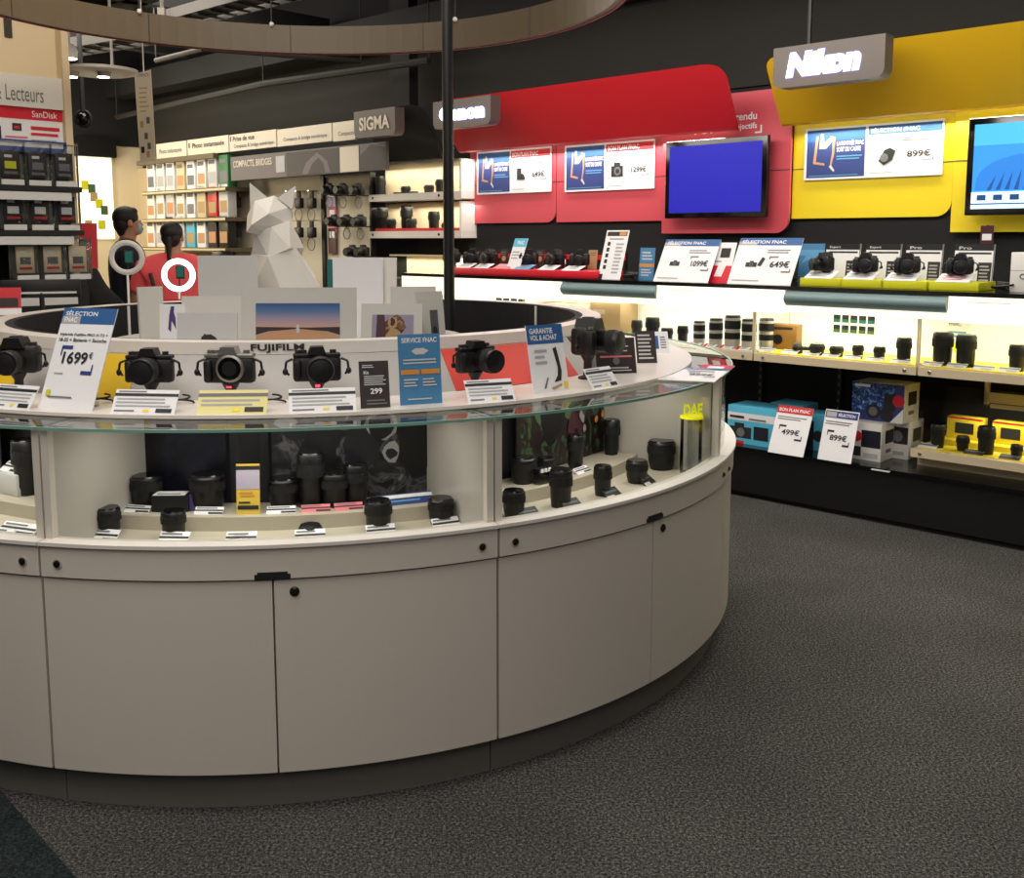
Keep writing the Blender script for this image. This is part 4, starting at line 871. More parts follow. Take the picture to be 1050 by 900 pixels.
# wall posters
FIG = [('p', [(.08,.3),(.12,.9),(.15,.9),(.12,.34),(.24,.3),(.24,.25)], 'skin_print'), ('p', [(.16,.62),(.18,.95),(.21,.95),(.23,.75),(.3,.85),(.34,.78),(.26,.62)], 'tan'), ('p', [(.3,.9),(.38,.86),(.37,.5),(.33,.2),(.31,.2),(.34,.52),(.34,.8)], 'skin_print'), ('p', [(.3,.22),(.37,.1),(.38,.14),(.33,.26)], 'paper_grey')]
def wposter(px0, px1, pt, pb, title, band, price, label, icon, o=.68):
    ym = (pt+pb)/2; s0 = W(px0, ym, o)[0]; s1 = W(px1, ym, o)[0]; zt = W((px0+px1)/2, pt, o)[1]; zb = W((px0+px1)/2, pb, o)[1]
    sc_ = .5
    def half(it):
        out = []
        for k in it:
            if k[0] == 'p': out.append(('p', [(.02+x*1.15, .03+z*.94) for x, z in k[1]], k[2]))
        return out
    it = [('r', .02, .04, .46, .96, 'blue_dark'), ('r', .02, .74, .46, .96, 'blue')]+[('p', [(.025+x*.56, .05+z*.88) for x, z in k[1]], k[2]) for k in FIG]
    it += [('t', 'LA RENTRÉE FNAC', .25, .64, .45, .74, 'paper'), ('t', 'SORT DU CADRE', .25, .52, .43, .61, 'paper'), ('l', .25, .44, .36, .46, 2, 'blue_light'), ('l', .04, .44, .06, .09, 1, 'blue_light')]
    it += [('r', .48, .8, .99, .96, band), ('t', title, .5, .83, .84, .92, 'paper'), ('l', .72, .94, .64, .72, 2, 'ink_grey'), ('l', .5, .68, .07, .1, 1, 'ink_faint')]
    if icon == 'lens': it += [('p', [(.56,.3),(.6,.22),(.66,.32),(.68,.48),(.64,.54),(.6,.5)], 'ink'), ('c', .6, .36, .08, 'ink_grey')]
    elif icon == 'kit': it += [('r', .56, .3, .62, .56, 'ink'), ('p', [(.62,.3),(.67,.3),(.65,.42),(.62,.44)], 'ink')]
    else: it += [('r', .54, .28, .67, .5, 'ink'), ('r', .57, .5, .64, .57, 'ink'), ('c', .61, .39, .09, 'ink_grey'), ('c', .61, .39, .05, 'ink')]
    it += CORN(.74, .28, .94, .54, 'ink_grey', .04, .008)+[('t', price, .76, .35, .92, .47, 'ink')]
    t = card('wall_poster', label, 'poster', s1-s0, zt-zb, it, wp((s0+s1)/2, o, zb), WRZ, 0.0, stand='none', depth=.008)
wposter(489, 565, 153, 198, 'BON PLAN FNAC', 'red', '649€', 'smaller blue and white sale poster on the far left red panel', 'kit')
wposter(579, 671, 146, 195, 'BON PLAN FNAC', 'red', '1299€', 'blue and white sale poster with camera picture left of the blue screen', 'cam', .68)
wposter(825, 967, 127, 182, 'SÉLECTION FNAC', 'blue', '899€', 'blue and white selection poster with lens picture on the yellow wall', 'lens', .68)

# ------------------------------------------------------------------ ledge contents
LZ = 1.285
def wcard(name, label, cat, px, py, o, w, h, items, tilt=.25, z=LZ, turn=0.0, **kw):
    s = W(px, py, o)[0]; return card(name, label, cat, w, h, items, wp(s, o, z), WRZ+turn, tilt, **kw)
wcard('price_sign', 'large white leaning price sign with camera picture, left of two above the white lenses', 'sign', 697, 288, .08, .41, .30, sel_sign('1099€'), .5)
wcard('price_sign', 'large white leaning price sign with two product pictures, right of the pair above the lenses', 'sign', 777, 290, .08, .42, .31, sel_sign('649€')+[('p', [(.4,.4),(.46,.38),(.5,.55),(.45,.58)], 'ink')], .5)
wcard('leaflet_holder', 'narrow red and white leaflet holder between the two large price signs', 'leaflet holder', 736, 288, .14, .15, .26, [('r', 0, 0, 1, .42, 'red_bright'), ('p', [(.25,.15),(.6,.15),(.72,.42),(.35,.42)], 'paper'), ('r', .35, .62, .8, .86, 'ink'), ('l', .1, .5, .5, .55, 1, 'ink_grey')], .35)
wcard('info_sign', 'tall white product list sign leaning beside the last red-riser camera', 'sign', 624, 284, .12, .19, .34, [('r', .06, .88, .94, .97, 'brown_dark'), ('r', .6, .89, .9, .96, 'orange'), ('l', .2, .9, .8, .84, 1, 'ink')]+[('r', .15, .68-.12*i, .28, .76-.12*i, 'ink') for i in range(5)]+[('l', .55, .9, .1, .75, 9, 'ink_faint'), ('r', .02, .0, .2, .1, 'ink')], .3)
wcard('service_sign', 'pale blue service card standing left of the large price signs', 'sign', 662, 284, .2, .12, .21, [('r', 0, .4, 1, .5, 'orange'), ('l', .15, .85, .6, .9, 3, 'paper_grey'), ('l', .15, .85, .1, .35, 3, 'paper_grey')], .1, base='blue_sky')
wcard('service_sign', 'blue photo card standing behind the leftmost yellow-area camera', 'sign', 830, 288, .35, .16, .24, [('p', [(.1,.5),(.4,.6),(.9,.55),(.8,.7),(.3,.72)], 'blue_light'), ('r', 0, .7, 1, .85, 'blue_light')], .1, base='blue_sky')
# red riser + cameras
s0 = W(455, 276, .1)[0]; s1 = W(612, 282, .1)[0]
t = wthing('riser_tray', 'long red riser tray carrying the cameras on the left of the ledge', 'tray', (s0+s1)/2, .1, LZ); w = (s1-s0)/2
b = MB(); b.b2(-w, w, 0, .3, 0, .05, 'red_bright', .006); b.build('tray', t)
b = MB(); b.b2(-w, w, .32, .34, .05, .17, 'black'); b.b2(-w, w, .318, .32, .12, .155, 'red_bright'); b.build('backstrip', t)
cx = [457, 478, 500, 541, 568, 593]
for i, x in enumerate([463, 483, 501, 541, 569, 593]):
    s = W(x, 268, .22)[0]
    make_camera('dslr', 'black camera on the red riser, %s from the left' % ORD[i], wp(s, .24, LZ+.05), WRZ+(.4 if i % 2 else -.1), .98, .03, led=False, cable=False, lens_len=.8)
s = [W(x, 255, .36)[0] for x in (501, 524, 547, 576)]
for i, q_ in enumerate(s):
    b = MB(); b.cyl((0,0,0), (0,0,.14), .006, 'chrome', 8); b.box((0,0,.14), (.02,.02,.014), 'black'); b.box((0,0,.004),(.03,.03,.008),'black'); b.build('security_post', loc=wp(q_, .40, LZ), label='thin chrome security post behind the red riser cameras, %s from the left' % ORD[i], cat='post')
for i, (x, bs, nm) in enumerate([(474, 'paper', 'white'), (492, 'paper', 'second white'), (512, 'pink', 'pink'), (534, 'blue_light', 'blue'), (559, 'paper', 'third white'), (584, 'paper', 'fourth white')]):
    wcard('price_card', '%s price card lying on the front of the red riser' % nm, 'price card', x, 276, .105, .15, .09, [('l', .1, .9, .2, .8, 3, 'ink_faint')], 1.2, z=LZ+.05, base=bs, stand='none')
wcard('leaflet', 'leaning white and light blue leaflet between the cameras on the red riser', 'leaflet', 526, 266, .14, .13, .24, [('r', 0, .72, 1, 1, 'cyan'), ('l', .1, .7, .3, .6, 3, 'ink_faint'), ('t', 'FNAC', .3, .8, .8, .92, 'paper')], .4, z=LZ+.05, turn=0)
for i, (x, c_) in enumerate([(516, 'brown_dark'), (553, 'brown_dark'), (607, 'cardboard')]):
    wcard('leaflet', 'small dark photo leaflet at the back of the red riser, %s from left' % ORD[i], 'leaflet', x, 262, .34, .08, .14, [blob(.5,.5,.3,.4,'skin_print') and ('c', .5, .5, .15, 'skin_print'), ('l', .1, .9, .7, .9, 2, 'ink_grey')], .1, z=LZ+.05, base=c_, stand='none')
def coil(px, py, o, label):
    b = MB(); b.tube([(.06*math.cos(k*.4)*(.6+.02*k), .03*math.sin(k*.4), .006+.002*k) for k in range(22)], .006, 'black', 6); b.box((.0,0,.03),(.05,.03,.03),'black',.006)
    b.build('security_cable', loc=wp(W(px, py, o)[0], o, LZ), rz=WRZ, label=label, cat='cable')
coil(646, 281, .15, 'black coiled cable on the ledge beside the tall product list sign'); coil(811, 288, .3, 'black coiled cable at the right of the large price signs'); coil(1027, 296, .15, 'black coiled cable at the right end of the yellow riser')
# yellow risers with cameras and boards
yb = [(846, 'first'), (887, 'second'), (930, 'third'), (984, 'fourth')]
bd = [(844, 881), (885, 923), (926, 966), (976, 1019)]
for i, ((x, o_), (b0, b1)) in enumerate(zip(yb, bd)):
    s0 = W(b0, 270, .3)[0]; s1 = W(b1, 270, .3)[0]; w = (s1-s0)
    t = wthing('riser_tray', 'yellow-green riser tray under the %s camera of the yellow area' % o_, 'tray', (s0+s1)/2-.02, .1, LZ)
    b = MB(); b.b2(-w/2-.02, w/2+.02, 0, .25, 0, .045, 'yellow_green', .004); b.build('tray', t)
    card('info_board', 'white info board with dark product sheet behind the %s camera of the yellow area' % o_, 'board', w-.01, .24,
         [('r', 0, .86, 1, 1, 'black'), ('t', ('Expert', 'Expert', 'Pro', 'Pro')[i], .1, .885, .42, .95, 'paper_grey'), ('r', .1, .78, .92, .82, 'ink'), ('r', .62, .05, .95, .6, 'brown_dark'), ('l', .66, .92, .1, .55, 6, 'ink_faint'), ('r', .97, 0, 1, 1, 'silver')], wp((s0+s1)/2, .3, LZ+.0), WRZ, .12, stand='back', base='paper')
    s = W(x, 275, .18)[0]
    make_camera('dslr', 'black camera with lens on the yellow-green riser, %s from the left' % o_, wp(s, .19, LZ+.045), WRZ+(-.7 if i == 0 else .25), .95, .04, led=False, cable=(i > 0), lens_len=.9)
    wcard('price_card', '%s price card on the %s yellow-green riser' % ('pink' if i == 3 else 'white', o_), 'price card', x-8, 288, .1, .17, .10, [('l', .1, .9, .2, .8, 3, 'pink' if i == 3 else 'ink_faint')], 1.15, z=LZ+.045, stand='none')
for x in (912, 961, 856):
    pass
t = wthing('product_box', 'white product box at the right end of the ledge', 'box', W(1046, 290, .15)[0]+.05, .15, LZ)
b = MB(); b.box((0, .06, .1), (.2, .12, .2), 'white', .004); b.rect(-.1, .1, .108, .11, -.0006, 'ink_grey'); b.torus((-.04, -.001, .08), .012, .002, 'ink', 18, 6); b.build('carton', t)
t = wthing('red_tag', 'small red price flag hanging at the lower edge of the right yellow panel', 'tag', W(1012, 240, .6)[0], .6, W(1012, 250, .6)[1])
b = MB(); b.b2(-.035, .035, 0, .004, 0, .1, 'print_maroon'); b.rect(-.025, .025, .02, .055, -.001, 'paper'); b.build('flag', t); b = MB(); b.b2(-.004, .004, 0, .07, .095, .103, 'chrome'); b.build('hook', t)

# ------------------------------------------------------------------ lenses in the lit cases
CZ = .893
def wl(px, py, o, kind, label, sc_=1.0, m='lens_black', band='rubber'):
    s = W(px, py, o)[0]; return make_lens(kind, wp(s, o, CZ), label, sc_, m, WRZ, None, band)
wl(653, 330, .2, 'tall', 'black lens at the far left in the lit case with the white telephotos', .9)
wl(669, 340, .13, 'tall', 'second black lens in the lit case, tallest of the three black ones', 1.15)
wl(684, 342, .12, 'mid', 'third black lens in the lit case, the shortest of the black ones', 1.05)
wl(700, 343, .11, 'tall', 'fourth black lens, directly left of the white telephotos', .85)
for i, (x, s_) in enumerate([(717, .85), (734, .98), (751, 1.12), (768, 1.03), (777, 1.03)]):
    s = W(x, 345, .1)[0]; t = thing('telephoto_lens', 'white and black banded telephoto lens in the lit case, %s from the left' % ORD[i], 'lens', wp(s, .1 if i < 4 else .2, CZ), WRZ)
    S = Matrix.Scale(s_, 4)
    b = MB(S); b.lathe([(.034, 0), (.042, .02), (.042, .05)], 'lens_white'); b.build('barrel', t)
    b = MB(S); b.lathe([(.043, .05), (.043, .085)], 'rubber'); b.build('zoom_ring', t)
    b = MB(S); b.lathe([(.042, .085), (.042, .105)], 'lens_white'); b.build('mid_barrel', t)
    b = MB(S); b.lathe([(.044, .105), (.044, .15)], 'rubber'); b.lathe([(.042, .15), (.042, .165)], 'lens_white'); b.lathe([(.043, .165), (.038, .178)], 'lens_black'); b.build('hood', t)
for i, x in enumerate((664, 679, 695, 710, 726, 743, 760)):
    wcard('price_tag', 'red and white price tag on the floor of the lit case, %s from the left' % ORD[i], 'price tag', x, 349, .03, .085, .05, [('r', 0, 0, .25, 1, 'red_bright'), ('l', .35, .9, .2, .8, 2, 'ink_faint')], 1.2, z=CZ, stand='none')
for i, (x, k, s_) in enumerate([(818, 'short', .8), (838, 'short', 1.15), (858, 'short', 1.05), (880, 'mid', .8), (902, 'mid', .82), (927, 'tall', .95)]):
    wl(x, 356, .1, k, 'black lens on the yellow strip of the lit case, %s from the left' % ORD[i], s_*1.05)
b = MB(); b.cyl((-.07,0,.02), (.07,0,.02), .012, 'lens_black', 12); b.cyl((-.08,0,.028), (-.045,0,.028), .028, 'lens_black', 16); b.cyl((.04,0,.03), (.08,0,.03), .03, 'lens_black', 16)
b.build('teleconverter', loc=wp(W(829, 352, .2)[0], .2, CZ), rz=WRZ+.2, label='black dumbbell-shaped accessory lying behind the yellow strip lenses', cat='accessory')
for i, (x, k, s_) in enumerate([(966, 'tall', 1.3), (990, 'tall', 1.25), (1043, 'tall', 1.0)]):
    wl(x, 368, .12, k, ['tall black lens at the left in the right edge lit case', 'tall black lens second in the right edge lit case', 'black lens cut by the right edge in the lit case'][i], s_)
wl(1004, 368, .12, 'cap', 'small flat black cap between the lenses of the right edge lit case', .8)
for i, x in enumerate((784, 808, 830, 850, 872, 895, 922, 955, 980, 1008, 1034)):
    wcard('price_tag', 'grey-white price tag on the yellow strip of the lit cases, %s from the left' % ORD[i], 'price tag', x, 362, .035, .1, .05, [('r', 0, .6, 1, .8, 'ink_grey'), ('r', .4, .1, .9, .4, 'ink_faint')], 1.15, z=CZ, stand='none', base='paper_grey')
t = wthing('product_box', 'gold-brown product box standing in the yellow lit case', 'box', W(805, 345, .25)[0], .22, CZ, .15)
b = MB(); b.box((0,.05,.075), (.17,.1,.15), 'gold_box', .002); b.lathe([(.03,0),(.03,.003)], 'black', Matrix.Translation((-.03,0,.06)), 18, 'y'); b.rect(-.07,.06,.12,.135,-.001,'brown_dark'); b.build('carton', t)
# photo grid sheet on back wall of case
s0 = W(854, 338, .41)[0]; s1 = W(898, 338, .41)[0]
b = MB()
for i in range(5):
    for j in range(3):
        x0 = (s1-s0)*i/5; b.rect(x0, x0+(s1-s0)/5*.8, .06*j, .06*j+.045, 0, 'navy'); b.rect(x0, x0+(s1-s0)/5*.8, .06*j, .06*j+.02, -.001, ('cyan','teal','print_green')[2-j])
b.build('photo_sheet', loc=wp(s0, .415, 1.0), rz=WRZ, label='grid of fifteen small photos on the back of the yellow lit case', cat='photo sheet')
s0 = W(508, 306, .41)[0]; b = MB()
for i in range(4):
    for j in range(2): b.rect(.08*i, .08*i+.065, .07*j, .07*j+.055, 0, 'navy')
b.build('photo_sheet', loc=wp(s0, .415, 1.0), rz=WRZ, label='grid of eight dark photos on the back of the left lit case', cat='photo sheet')
wcard('info_card', 'white upright card with yellow square in the right edge lit case', 'card', 982, 350, .38, .13, .22, [('t', 'FNAC', .1, .85, .6, .95, 'ink_grey'), ('l', .1, .9, .55, .75, 2, 'blue_light'), ('r', .35, .2, .62, .42, 'neon_yellow')], .02, z=CZ, stand='none')
for i, (x, w, h) in enumerate([(551, .16, .2), (572, .22, .2), (597, .14, .2)]):
    t = wthing('product_box', 'cream cardboard box in the left lit case, %s from the left' % ORD[i], 'box', W(x, 312, .25)[0], .22, CZ)
    b = MB(); b.box((0,.08,h/2), (w,.14,h), 'beige', .003); b.rect(-w*.4, w*.2, h*.7, h*.8, .009, 'cardboard'); b.build('carton', t)
t = wthing('product_box', 'grey-beige large box at the right in the left lit case', 'box', W(624, 325, .2)[0], .16, CZ); b = MB(); b.box((0,.1,.115), (.26,.2,.23), 'cardboard', .003); b.rect(-.1,.0,.15,.18,-.001,'beige'); b.build('carton', t)
wcard('price_sign', 'grey leaning sign with blue header in front of the lit case, by the camera', 'sign', 641, 338, .0, .11, .22, [('r', 0, .7, 1, 1, 'blue_dark'), ('l', .1, .9, .2, .6, 4, 'ink_faint')], .35, z=1.085+0, base='paper_grey') if 0 else None

# ------------------------------------------------------------------ items on the low plinth
PT = .315
def gbox(label, px, py, o_shift, w, d, h, z, turn, paints, base='white', side=None, name='product_box'):
    X, Y = atz(px, py, z) if z < 1 else (0, 0)
    t = thing(name, label, 'box', (X, Y, z), WRZ+turn); b = MB(); b.box((0, d/2, h/2), (w, d, h), base, .002)
    if side: b.add([(w/2+.0008,.01,.01),(w/2+.0008,d-.01,.01),(w/2+.0008,d-.01,h-.01),(w/2+.0008,.01,h-.01)], [(0,1,2,3)], side)
    for k, it in enumerate(paints):
        y = -.001-.0004*k
        if it[0] == 'r': b.rect(-w/2+it[1]*w, -w/2+it[3]*w, it[2]*h, it[4]*h, y, it[5])
        elif it[0] == 'c': b.poly([(-w/2+it[1]*w+it[3]*h*math.cos(a*PI/8), it[2]*h+it[3]*h*math.sin(a*PI/8)) for a in range(16)], y, it[4])
        elif it[0] == 's': b.add([(w/2+.0014, it[1]*d, it[2]*h), (w/2+.0014, it[3]*d, it[2]*h), (w/2+.0014, it[3]*d, it[4]*h), (w/2+.0014, it[1]*d, it[4]*h)], [(0,1,2,3)], it[5])
        elif it[0] == 'p': b.poly([(-w/2+p[0]*w, p[1]*h) for p in it[1]], y, it[2])
    b.build('carton', t); return t
cyan_p = [('r', 0, 0, 1, .62, 'cyan'), ('r', 0, .62, 1, .82, 'paper'), ('r', .05, .15, .5, .45, 'ink'), ('r', .15, .45, .35, .55, 'ink'), ('c', .28, .3, .12, 'ink_grey'), ('r', .55, .15, .85, .5, 'navy'), ('r', 0, 0, .35, .08, 'red'), ('r', .05, .68, .35, .74, 'ink'), ('r', .45, .66, .8, .7, 'ink_grey')]
gbox('light blue and white camera kit box, leftmost on the black plinth', 770, 456, 0, .33, .22, .23, PT, 0, cyan_p, 'cyan')
gbox('light blue camera kit box standing behind the red-headed price sign', 805, 452, 0, .22, .2, .23, PT, .0, cyan_p, 'cyan')
gbox('narrow dark cyan kit box behind the 899 sign', 836, 462, 0, .14, .15, .22, PT, 0, [('r', 0, 0, .4, .8, 'navy'), ('c', .6, .4, .15, 'ink')], 'cyan')
starp = [('r', 0, 0, 1, 1, 'print_blue'), ('p', [(0,0),(.75,0),(1,.4),(1,0),(0,0)][:3]+[(.8,.0)], 'paper'), ('p', [(0,.25),(.5,.3),(.8,.7),(.85,1),(0,1)], 'photo_kit'), ('c', .42, .25, .2, 'ink'), ('c', .42, .25, .12, 'ink_grey'), ('c', .68, .2, .18, 'ink'), ('r', .62, .3, .84, .75, 'ink'), ('c', .9, .58, .16, 'red_bright'), ('r', .05, .88, .35, .95, 'paper'), ('p', [(.75,0),(1,0),(1,.4)], 'paper')]
sidep = [('s', .25, .45, .8, .8, 'ink'), ('s', .3, .2, .65, .3, 'ink_grey')]
b1 = gbox('white camera kit box with red dot, lower left of the stacked boxes', 888, 472, 0, .165, .2, .215, PT, 0, [('r', .3, .35, .98, .8, 'navy'), ('c', .15, .62, .14, 'red_bright'), ('r', .02, .1, .3, .35, 'ink'), ('r', .4, .08, .9, .2, 'ink_faint')]+sidep, 'white')
b2_ = gbox('white camera kit box at the lower right of the stacked boxes', 919, 470, 0, .135, .2, .215, PT, 0, [('r', .1, .4, .95, .85, 'ink'), ('c', .5, .6, .15, 'ink_grey'), ('r', .15, .1, .8, .2, 'ink_faint')]+sidep, 'white')
Xc = (b1.location+b2_.location)/2
t = gbox('white and blue starry camera kit box on top of the two smaller boxes', 880, 432, 0, .30, .21, .215, PT+.216, 0, starp+sidep, 'white'); t.location = (b1.location.x*.5+b2_.location.x*.5-.035*U.x, b1.location.y*.5+b2_.location.y*.5-.035*U.y, PT+.216)
def pcard(label, px, py, w, h, items, turn=0, tilt=.35):
    X, Y = atz(px, py, PT); card('price_sign', label, 'sign', w, h, items, (X, Y, PT), WRZ+turn, tilt)
s499 = [('r', 0, .84, 1, 1, 'red'), ('t', 'BON PLAN FNAC', .06, .88, .92, .95, 'paper'), ('l', .06, .92, .7, .79, 2, 'ink_grey')]+CORN(.16, .3, .85, .6, 'ink', .1, .025)+[('t', '499€', .26, .4, .76, .52, 'ink')]
pcard('white leaning sign with red header and 499 price before the light blue boxes', 805, 466, .225, .29, s499, 0, .4)
s899 = [('r', .02, .84, .98, .98, 'blue_dark'), ('r', .05, .86, .35, .96, 'ink_faint'), ('t', 'SÉLECTION', .4, .88, .9, .95, 'paper'), ('l', .06, .92, .7, .79, 2, 'ink_grey')]+CORN(.16, .3, .85, .6, 'ink', .1, .025)+[('t', '899€', .26, .4, .76, .52, 'ink')]
pcard('white leaning sign with blue header and 899 price left of the stacked boxes', 855, 473, .2, .29, s899, 0, .3)
# low case at right
s0 = W(934, 455, .14)[0]; s1 = s0+1.25; w = (s1-s0)/2
t = wthing('low_case', 'low beige-framed glass case with yellow interior on the right of the plinth', 'display case', (s0+s1)/2, .14, PT)
b = MB(); b.b2(-w, w, 0, .5, .06, .105, 'beige'); b.b2(-w, w, .1, .5, 0, .06, 'tan'); b.build('base', t)
b = MB(); b.b2(-w+.03, w-.03, .03, .46, .105, .11, 'yellow'); b.b2(-w+.03, w-.03, .2, .46, .11, .14, 'yellow'); b.build('floor_strip', t)
b = MB(); b.b2(-w, w, .46, .48, .105, .40, 'black_matte'); b.build('back_panel', t)
b = MB(); b.b2(-w+.3, w, .2, .24, .37, .42, 'tan'); b.b2(-w+.3, -w+.32, .2, .23, .36, .5, 'tan'); b.b2(-w+.35, w, .15, .17, .35, .37, 'beige'); b.build('light_rail', t)
b = MB(); b.add([(-w,.01,.105),(w,.01,.105),(w,.01,.38),(-w,.01,.38)], [(0,1,2,3)], 'case_glass'); b.add([(-w,.01,.38),(w,.01,.38),(w,.46,.38),(-w,.46,.38)], [(0,1,2,3)], 'case_glass'); b.add([(-w,.01,.105),(-w,.46,.105),(-w,.46,.38),(-w,.01,.38)], [(0,1,2,3)], 'case_glass'); b.build('glass_box', t)
b = MB(Matrix.Translation((-w+.05, 0, .082))); b.lathe([(.01,0),(.01,.004),(.006,.006)], 'chrome', n=14, ax='y'); b.build('lock', t)
lamp('low_case_light', 'AREA', wp((s0+s1)/2+.1, .36, PT+.35), 2.6, (1, .97, .85), 1.0, .1, rot=(0,0,WRZ))
for px, k, s_, lab in [(958, 'tall', .95, 'black lens at the left inside the low yellow case'), (984, 'mid', .9, 'black lens before the first yellow box in the low case'), (1008, 'tall', 1.1, 'tall black lens between the yellow boxes in the low case'), (1040, 'mid', .8, 'black lens at the right inside the low yellow case')]:
    s = W(px, 450, .2)[0]; make_lens(k, wp(s, .25, PT+.11), lab, s_)
for px, lab in [(984, 'yellow box with red top stripe in the low case, left one'), (1032, 'yellow box with red top stripe in the low case, right one')]:
    s = W(px, 440, .35)[0]; t = wthing('product_box', lab, 'box', s, .42, PT+.14); b = MB(); b.box((0,.04,.06), (.19,.08,.12), 'yellow', .002); b.b2(-.095,.095,-.001,.0,.11,.12,'red_bright'); b.rect(-.05,.05,.03,.09,-.002,'ink'); b.build('carton', t)
for i, px in enumerate((950, 998, 1035)):
    wcard('price_tag', 'price tag on the yellow floor of the low case, %s from the left' % ORD[i], 'price tag', px, 452, .18, .1, .05, [('r', 0, .5, 1, .8, 'ink_grey')], 1.2, z=PT+.111, stand='none', base='paper' if i == 0 else 'brown_dark')
X, Y = atz(960, 476, PT); b = MB(); b.tube([(.09*math.cos(k*.35)-.0, .03*math.sin(k*.35), .006+.0006*k) for k in range(14)]+[(.13,.05,.01),(.16,.12,.05)], .006, 'paper_grey', 6); b.build('power_cable', loc=(X, Y, PT), rz=WRZ, label='white looped cable lying on the plinth below the low case', cat='cable')
X, Y = atz(902, 483, PT); b = MB(); b.b2(-.05,.05,0,.02,0,.004,'paper_grey'); b.build('label_strip', loc=(X, Y, PT), rz=WRZ, label='small white strip on the front edge of the black plinth', cat='strip')

# ================================================================== LEFT HALF OF THE BACK WALL
# glass display shelves beside red area
SH = [(162, 204, 'upper'), (206, 243, 'middle'), (262, 303, 'lower')]
for n_, (yt, yb_, nm) in enumerate(SH):
    o = .54; x0, x1 = (378, 473) if n_ < 2 else (400, 468)
    s0, zb = W(x0, yb_+2, o); s1, zb2 = W(x1, yb_, o); zb = (zb+zb2)/2; zt = W(x1, yt, o)[1]; w = (s1-s0)/2; h = zt-zb
    t = wthing('shelf_case', 'white glass shelf case left of the red area, %s one' % nm, 'display case', (s0+s1)/2, o, zb)
    b = MB(); b.b2(-w, w, 0, .22, 0, .06, 'laminate_deck'); b.build('base', t)
    b = MB(); b.b2(-w, w, .2, .22, .06, h, 'cream_panel'); b.build('back_panel', t)
    b = MB(); b.b2(w-.02, w, 0, .22, .06, h, 'white'); b.build('side_panel', t)
    b = MB(); b.add([(-w,.01,.06),(w,.01,.06),(w,.01,h),(-w,.01,h)], [(0,1,2,3)], 'case_glass'); b.add([(-w,.01,.06),(-w,.2,.06),(-w,.2,h),(-w,.01,h)], [(0,1,2,3)], 'case_glass'); b.build('front_glass', t)
    b = MB(); b.b2(-w, w, .0, .2, h-.012, h, 'case_glass' if n_ < 2 else 'tan'); b.build('top', t)
    for k_ in (-.9, .55):
        b = MB(Matrix.Translation((k_*w, 0, .03))); b.lathe([(.012,0),(.012,.004)], 'black', n=12, ax='y'); b.build('lock', t)
    if n_ == 1:
        b = MB(); b.b2(-w*.9, w*.95, .03, .06, .061, .085, 'red'); b.build('tag_strip', t)
    lamp('shelf_light', 'AREA', wp((s0+s1)/2, o+.1, zt-.03), 5, (1, .9, .72), 1.3, .1, rot=(0,0,WRZ))
    kinds = ['tall','cap','short','cap','short','mid','tall'] if n_ == 0 else ['long','mid','long','mid','tall','short'] if n_ == 1 else ['mid','short','mid','mid']
    xs = {0: (390, 408, 416, 424, 440, 452), 1: (392, 401, 417, 422, 445, 458), 2: (408, 420, 436, 450)}[n_]
    for i, x in enumerate(xs):
        make_lens(kinds[i], wp(W(x, yb_-8, o+.1)[0], o+.1, zb+.06), 'dark lens in the %s shelf case left of the red area, %s from the left' % (nm, ORD[i]), 1.25 if n_ < 2 else 1.1)
# dark gap under the shelves (storage drawers) and black board with posters
def wboard(label, x0, x1, yt, yb_, o, m, name='aisle_header', cat='header', extra=(), d=.03):
    ym = (yt[0]+yt[1])/2
    s0 = W(x0, ym, o)[0]; s1 = W(x1, ym, o)[0]; zt = (W(x0, yt[0], o)[1]+W(x1, yt[1], o)[1])/2; zb = (W(x0, yb_[0], o)[1]+W(x1, yb_[1], o)[1])/2
    w = (s1-s0)/2; h = zt-zb; t = wthing(name, label, cat, (s0+s1)/2, o, zb)
    b = MB(); b.b2(-w, w, 0, d, 0, h, m); b.build('board', t)
    if extra:
        b = MB()
        for k, e in enumerate(extra):
            y = -.002-.0006*k
            if e[0] == 'r': b.rect(-w+2*w*e[1], -w+2*w*e[3], h*e[2], h*e[4], y, e[5])
            elif e[0] == 't': b.text(e[1], -w+2*w*e[2], h*e[3], h*(e[5]-e[3]), y, e[6], w=2*w*(e[4]-e[2]), bold=.015)
            elif e[0] == 'p': b.poly([(-w+2*w*p[0], h*p[1]) for p in e[1]], y, e[2])
        b.build('print', t)
    return t, w, h
wboard('cream aisle header reading photo instantanée, first from the left', 160, 191, (148, 144), (165, 160), .3, 'header', extra=[('t', 'Photo instantanée', .1, .35, .85, .65, 'ink_grey')])
wboard('cream aisle header reading photo instantanée, second from the left', 192, 234, (144, 138), (160, 156), .3, 'header', extra=[('r', .03, .5, .06, .8, 'ink'), ('t', 'Photo instantanée', .12, .45, .9, .75, 'ink')])
wboard('cream aisle header reading prise de vue', 235, 283, (138, 133), (155, 151), .3, 'header', extra=[('r', .02, .6, .04, .9, 'ink'), ('t', 'Prise de vue', .08, .58, .55, .88, 'ink'), ('t', 'Compacts & bridge numérique', .1, .12, .95, .4, 'ink_grey')])
wboard('cream aisle header reading compacts and bridge numérique', 284, 340, (133, 126), (150, 145), .3, 'header', extra=[('t', 'Compacts & bridge numérique', .12, .2, .92, .48, 'ink_grey')])
wboard('short cream aisle header at the brand sign', 341, 364, (126, 123), (145, 143), .3, 'header', extra=[('t', 'Compacts', .25, .2, .95, .48, 'ink_grey')])
